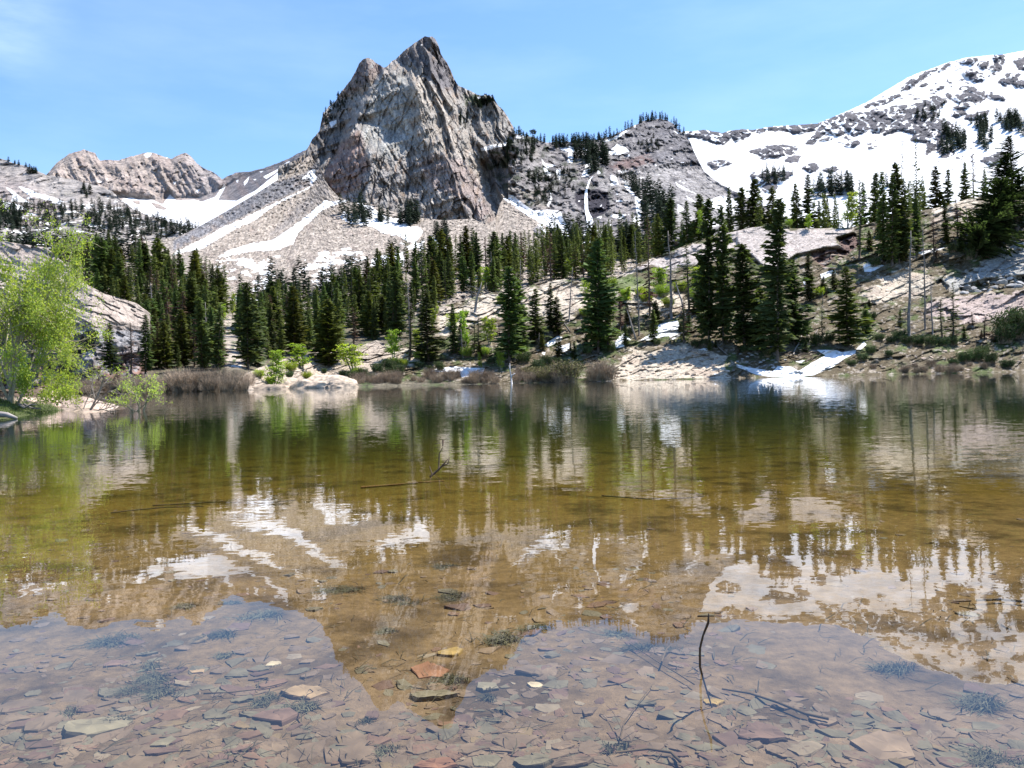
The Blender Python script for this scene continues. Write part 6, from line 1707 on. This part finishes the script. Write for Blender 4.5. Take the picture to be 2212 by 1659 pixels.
# x, y, width px, depth share, thickness, colour, label, turn
ST = [
 (1920, 1618, 150, 0.75, .14, BROWN, 'large square brown slab on the lake bed near the right corner', 5, 0.3),
 (1640, 1590, 118, 0.55, .20, UMBER, 'long red brown slab lying aslant left of the large square one', 6, -0.7),
 (1775, 1558, 72, 0.6, .16, BROWN, 'rounded brown stone at the end of the sunken branch', 9, 0.1),
 (1540, 1520, 52, 0.6, .22, OCHRE, 'small round ochre stone at the foot of the upright twig', 9, 0.2),
 (1616, 1645, 44, 0.9, .15, BROWN, 'small five sided stone at the front of the long red brown slab', 5, 0.5),
 (1700, 1582, 52, 0.5, .15, GREY, 'flat brown stone between the long slab and the rounded stone', 6, -0.2),
 (1155, 1482, 46, 0.9, .16, PALE, 'pale cream stone lying alone right of the peak reflection', 7, 0.4),
 (930, 1452, 96, 0.75, .10, RED, 'large orange red flat stone within the peak reflection', 6, -0.1),
 (975, 1412, 64, 0.6, .20, OCHRE, 'yellow ochre stone above the orange red one', 7, 0.2),
 (930, 1508, 110, 0.35, .18, GREY, 'long greenish grey stone below the orange red one', 6, 0.1),
 (1055, 1488, 72, 0.55, .20, GREY, 'grey blue slab with dark right edge beside the weeds', 5, -0.4),
 (425, 1451, 46, 0.7, .14, TAN, 'light orange pointed stone in the left shallows', 6, 0.2),
 (660, 1498, 112, 0.55, .12, TAN, 'long tan slab half covered by weed at the left', 7, -0.3),
 (600, 1550, 100, 0.7, .20, UMBER, 'big dark red broken block with a lit corner', 5, 0.1),
 (200, 1575, 190, 0.36, .10, GREY, 'very long grey tan slab lying obliquely at the lower left', 8, 0.35),
 (470, 1545, 66, 0.6, .14, GREY, 'olive brown flat stone below the weed bed at the left', 6, 0.3),
 (352, 1606, 54, 0.7, .16, GREY, 'flat grey stone with bright face right of the very long slab', 5, 0.2),
 (300, 1622, 46, 0.7, .12, BROWN, 'squat brown stone in front of the very long slab', 6, 0.9),
 (1150, 1652, 100, 0.4, .2, GREY, 'rounded long olive stone at the bottom edge', 8, 0.1),
 (1240, 1655, 130, 0.3, .2, BROWN, 'long brown stone at the bottom edge right of the olive one', 8, 0.1),
 (1050, 1650, 70, 0.8, .2, GREY, 'rounded grey olive stone left of the long olive one', 9, 0.1),
 (940, 1662, 130, 0.3, .2, RED, 'reddish stone cut by the bottom edge of the picture', 8, 0.0),
 (1210, 1660 - 45, 66, .5, .14, BROWN, 'flat brown stone above the long olive stone', 6, .5),
 (1120, 1583, 60, .6, .14, BROWN, 'diamond shaped brown slab below the cream stone', 4, .2),
 (400, 1500, 70, .4, .1, GREY, 'thin dark slate at the foot of the large weed bed', 6, .3),
 (590, 1437, 40, .7, .2, PALE, 'faint pale stone in the sky reflection at the left', 8, .1),
 (470, 1565, 40, .9, .14, GREY, 'triangular olive stone right of the flat grey stone', 4, .7),
 (90, 1632, 90, .5, .12, UMBER, 'dark brown slab at the lower left corner', 6, .2),
 (250, 1435, 60, .5, .12, UMBER, 'reddish slab under the left sky reflection', 6, .2),
]
for i, (x, y, w, ds, th, colr, lab, nc, rot) in enumerate(ST):
    p = bed_pt(x, y); D = p[1]
    th = th * 0.62
    V, T, Q = flat_stone(300 + i, nc, th)
    hw = w / 2 / F * D
    dep = hw * min(1.15, ds * 1.5)
    V = V * [hw, dep, hw]
    o = add('flat_stone', mesh_np('flat_stone', V, [T, Q], smat(colr)))
    o.location = p + [0, 0, hw * th * 0.75]; o.rotation_euler = (rr.uniform(-.05, .05), rr.uniform(-.05, .05), rot * 0.6)
    tag(o, lab, 'stone')
# rubble
def stones_mesh(name, n, smin, smax, ylo, yhi, seed, mats):
    r = np.random.default_rng(seed)
    VV, TT, QQ, MT, MQ, o_ = [], [], [], [], [], 0
    protos = [flat_stone(400 + i, int(r.integers(4, 8)), r.uniform(.05, .15)) for i in range(14)]
    for i in range(n):
        y = ylo + (yhi - ylo) * r.random() ** 0.6; x = r.uniform(-60, 2280)
        dens = fbm(x / 260, y / 90, 0, 3, 77) + 0.16 + 0.75 * soft(y, 1500, 1640) - 0.12 * soft(x, 1500, 2000)
        if r.random() > dens * 1.8: continue
        p = bed_pt(x, y)
        s_ = np.exp(r.uniform(math.log(smin), math.log(smax))) * (1.5 if r.random() < .06 else 1)
        V, T, Q = protos[r.integers(len(protos))]
        a_ = r.uniform(0, 6.28); c_, q_ = math.cos(a_), math.sin(a_)
        v = V * [s_, s_ * r.uniform(.45, .9), s_ * .8]
        tx, ty = r.normal(0, .07, 2)
        v = np.column_stack([v[:, 0] * c_ - v[:, 1] * q_, v[:, 0] * q_ + v[:, 1] * c_, v[:, 2] + v[:, 0] * tx + v[:, 1] * ty])
        v = v + p + [0, 0, -s_ * .01]
        VV.append(v); TT.append(T + o_); QQ.append(Q + o_); mi = r.choice(len(mats), p=[.40, .08, .07, .27, .04, .03, .11])
        MT.append(np.full(len(T), mi)); MQ.append(np.full(len(Q), mi)); o_ += len(v)
    return mesh_np(name, np.concatenate(VV), [np.concatenate(TT), np.concatenate(QQ)], mats, np.concatenate(MT + MQ))
mats = [smat(c) for c in (BROWN, (0.20, 0.14, 0.09), (0.18, 0.108, 0.07), GREY, (0.20, 0.14, 0.075), (0.24, 0.185, 0.125), UMBER)]
tag(add('rubble', stones_mesh('rubble', 4800, 0.005, 0.044, 1060, 1690, 9, mats)), 'small flat brown and grey stone chips strewn over the lake bed', 'stone rubble', kind='stuff')

# weed tufts
def tuft(n, rad, ht, seed, flat=0.5, thick=0.0007):
    r = np.random.default_rng(seed); cen = r.normal(0, .3, (r.integers(3, 7), 2)) * rad * [1, .7]; m_ = MB(); P = []
    for i in range(n):
        a_ = r.uniform(0, 6.283); cc_ = cen[r.integers(len(cen))]
        b = np.array([cc_[0] + r.normal(0, .16) * rad, cc_[1] + r.normal(0, .11) * rad, 0])
        h = ht * r.uniform(.15, .9) ** 1.2; l_ = rad * r.uniform(.12, .6)
        d_ = np.array([math.cos(a_ + r.normal(0, .5)), math.sin(a_ + r.normal(0, .5)), 0])
        m1 = b + d_ * l_ * .45 + [r.normal(0, .2) * l_, 0, h * .55]; t_ = b + d_ * l_ * r.uniform(.7, 1.4) + [r.normal(0, .3) * l_, r.normal(0, .2) * l_, h * flat * .6 * r.uniform(.4, 1.5)]
        s_ = np.cross(d_, [0, 0, 1]) * thick * r.uniform(.7, 1.5) + [0, 0, thick * .5]
        P.append([b - s_, b + s_, m1 + s_ * .9, m1 - s_ * .9]); P.append([m1 - s_ * .9, m1 + s_ * .9, t_ + s_ * .15, t_ - s_ * .15])
    m_.quads(P); return m_
M_BLUEWEED = M_SEDGE
for i, (x, y, w, h, n, lab) in enumerate((
        (252, 1388, 118, 26, 420, 'large weed tuft, farthest left in the sky reflection'), (568, 1332, 106, 22, 380, 'weed tuft at the top of the left sky reflection'), (516, 1302, 60, 14, 160, 'small weed tuft at the edge of the mountain reflection'),
        (487, 1375, 96, 24, 300, 'round weed tuft below the topmost one'), (483, 1420, 60, 22, 200, 'small weed tuft above the light orange stone'), (412, 1312, 70, 16, 240, 'olive weed tuft inside the brown reflection at the left'),
        (340, 1470, 110, 30, 420, 'weed tuft on the upper end of the left weed bed'), (300, 1500, 130, 30, 460, 'broad weed tuft of the left weed bed'), (330, 1445, 70, 26, 200, 'leafy weed tuft above the left weed bed'),
        (1925, 1448, 110, 34, 420, 'round weed tuft in the right sky reflection'), (2130, 1522, 150, 40, 560, 'large bristly weed tuft at the right'), (2160, 1655, 150, 40, 500, 'weed tuft cut by the lower right corner'),
        (1400, 1400, 110, 22, 300, 'faint weed tuft in the middle sky reflection'), (1330, 1370, 90, 18, 240, 'faint weed tuft left of the middle one'), (670, 1530, 90, 30, 260, 'weed tuft covering the tan slab'),
        (600, 1512, 90, 24, 240, 'brown weed tuft beside the dark red block'), (1055, 1510, 60, 24, 170, 'dark weed tuft on the grey blue slab'), (1165, 1360, 90, 20, 300, 'weed tuft at the right flank of the peak reflection'),
        (1090, 1385, 120, 30, 520, 'dense dark green weed tuft right of the ochre stone'), (985, 1470, 90, 26, 300, 'straw coloured weed tuft over the orange stone'), (840, 1365, 60, 18, 170, 'little green weed tuft in the upper peak reflection'),
        (785, 1560, 60, 28, 160, 'weed tuft with water rings left of the peak tip reflection'), (835, 1620, 70, 30, 180, 'spiky dark weed tuft at the bottom left of the peak tip'), (1340, 1620, 70, 34, 150, 'spiky dark weed tuft at the foot of the sunken stems'),
        (240, 1560, 60, 26, 150, 'weed tuft on the very long slab'), (150, 1545, 70, 26, 150, 'dark spiky weed tuft at the far left'), (980, 1290, 110, 14, 360, 'low weed patch near the fan reflection'), (960, 1225, 80, 10, 200, 'low weed patch beyond the fan reflection'),
        (770, 1270, 140, 14, 420, 'brown weed patch left of the peak reflection'), (860, 1300, 120, 14, 320, 'brown weed patch at the left flank of the peak reflection'))):
    p = bed_pt(x, y); D = p[1]
    o = add('weed_tuft', tuft(int(n * .75), w / 2 / F * D * 1.25, h / F * D * 0.9, 500 + i).mesh('weed_tuft', M_SEDGE))
    o.location = p
    tag(o, lab, 'water weed')
# loose weed litter
m_ = MB(); P = []
for i in range(1600):
    x = rr.uniform(-40, 2260); y = 1150 + 520 * rr.random() ** .8
    dn = fbm(x / 170, y / 60, 0, 3, 303) + 0.10 * math.exp(-((x - 930) / 260) ** 2) - 0.05
    if dn < 0.03 and rr.random() > .05: continue
    p = bed_pt(x, y) + [0, 0, 0.004]
    a_ = rr.uniform(0, 6.28); l_ = rr.uniform(.012, .045) * (1 + .3 * p[1] / 3); d_ = np.array([math.cos(a_), math.sin(a_), rr.uniform(0, .5)]) * l_
    s_ = np.array([-math.sin(a_), math.cos(a_), .4]) * rr.uniform(.0004, .0011) * (1 + p[1] / 4)
    mid_ = p + d_ * .5 + rr.normal(0, .003, 3) + [0, 0, .004]
    P.append([p - s_, p + s_, mid_ + s_, mid_ - s_]); P.append([mid_ - s_, mid_ + s_, p + d_ + s_ * .3, p + d_ - s_ * .3])
m_.quads(P)
tag(add('weed_litter', m_.mesh('weed_litter', mat_simple('weed litter', (0.10, 0.08, 0.045), .4, .9, 5))), 'dark weed litter scattered over the lake bed', 'weed litter', kind='stuff')

# twigs and sunken branches
def stick(name, pts, radii, label, mat=M_WATERWOOD, kids=(), cat='twig'):
    m_ = MB(); m_.tube(pts, radii, 6)
    for kp, kr in kids: m_.tube(kp, kr, 5)
    return tag(add(name, m_.mesh(name, mat, True)), label, cat)
b0 = bed_pt(1541, 1528)
def up(x, y, D): return W(x, y, D)
Dt = b0[1]
wl = 0.60 * F / (1462 - HZ(1515))
stick('twig', [b0 - [0, 0, .01], up(1520, 1470, wl * 1.02), up(1512, 1440, wl), up(1512, 1400, wl * .995), up(1519, 1372, wl * .99), up(1530, 1345, wl * .985), up(1531, 1325, wl * .98)],
      [.0016, .0020, .0024, .0023, .0020, .0026, .0010], 'dark thin twig standing upright out of the near water')
k0 = bed_pt(955, 1050)
wl2 = 0.60 * F / (1024 - HZ(928))
e0 = W(928, 1026, wl2); e0[2] = -0.02
kk = wl2 / F
stick('twig', [e0, e0 + np.array([18, 0, 14]) * kk, e0 + np.array([30, 0, 26]) * kk, e0 + np.array([40, 0, 38]) * kk], [.008, .007, .005, .003], 'forked budding twig poking out of the middle of the lake', M_WATERWOOD,
      [([e0 + np.array([6, 0, 5]) * kk, e0 + np.array([0, 0, 24]) * kk], [.004, .002]), ([e0 + np.array([20, 0, 16]) * kk, e0 + np.array([22, 0, 50]) * kk, e0 + np.array([30, 0, 64]) * kk], [.005, .004, .002]),
       ([e0 + np.array([26, 0, 22]) * kk, e0 + np.array([40, 0, 28]) * kk, e0 + np.array([44, 0, 42]) * kk], [.005, .004, .002]), ([e0 + np.array([30, 0, 66]) * kk, e0 + np.array([31, 0, 80]) * kk], [.004, .008])])
def sunk(pts, w0, w1, label, name='sunken_branch', kids=()):
    P = np.array([bed_pt(x, y) + [0, 0, .012] for x, y in pts])
    sc_ = P[0][1] / F
    KD = [(np.array([bed_pt(x, y) + [0, 0, .02] for x, y in k]), np.linspace(w1, w1 * .4, len(k)) * sc_) for k in kids]
    return stick(name, P, np.linspace(w0, w1, len(P)) * sc_ * (.55 if name == 'sunken_log' else .8), label, M_LOG if name == 'sunken_log' else M_SUNK, KD, 'branch')
sunk([(1560, 1500), (1620, 1510), (1680, 1530), (1740, 1555), (1790, 1566)], 2.6, 4.2, 'dark sunken branch leading to the rounded brown stone')
sunk([(1360, 1400), (1420, 1440), (1470, 1470), (1500, 1490)], 1.0, 2.0, 'thin forked sunken branch left of the upright twig', kids=[[(1430, 1448), (1440, 1420), (1452, 1408)]])
sunk([(1340, 1610), (1350, 1570), (1380, 1530), (1410, 1490)], 2.0, 1.0, 'slender sunken stem rising from the spiky weed', kids=[[(1345, 1600), (1325, 1560), (1310, 1545)], [(1350, 1600), (1390, 1575)]])
sunk([(620, 1485), (560, 1500), (500, 1507), (440, 1510)], 1.0, 2.0, 'pale thin stick along the left weed bed')
sunk([(1330, 1640), (1400, 1632), (1450, 1640), (1470, 1660)], 3.0, 4.5, 'curved dark root at the bottom edge')
sunk([(240, 1112), (300, 1105), (360, 1100), (440, 1098)], 2.0, 1.5, 'long straight dark branch lying in the left middle of the lake')
sunk([(330, 1096), (480, 1088), (560, 1092), (640, 1084)], 2.0, 1.2, 'second long dark branch running right from the straight one')
sunk([(780, 1056), (860, 1050), (900, 1046), (960, 1042)], 5.0, 3.0, 'thick orange brown sunken log in the middle of the lake', 'sunken_log')
sunk([(1300, 1075), (1400, 1082), (1480, 1080), (1520, 1076)], 2.0, 1.5, 'weedy dark branch in the right middle of the lake')
sunk([(2110, 1305), (2160, 1303), (2212, 1308), (2280, 1310)], 3.5, 5.0, 'black sunken branch at the right edge below the snow reflection')
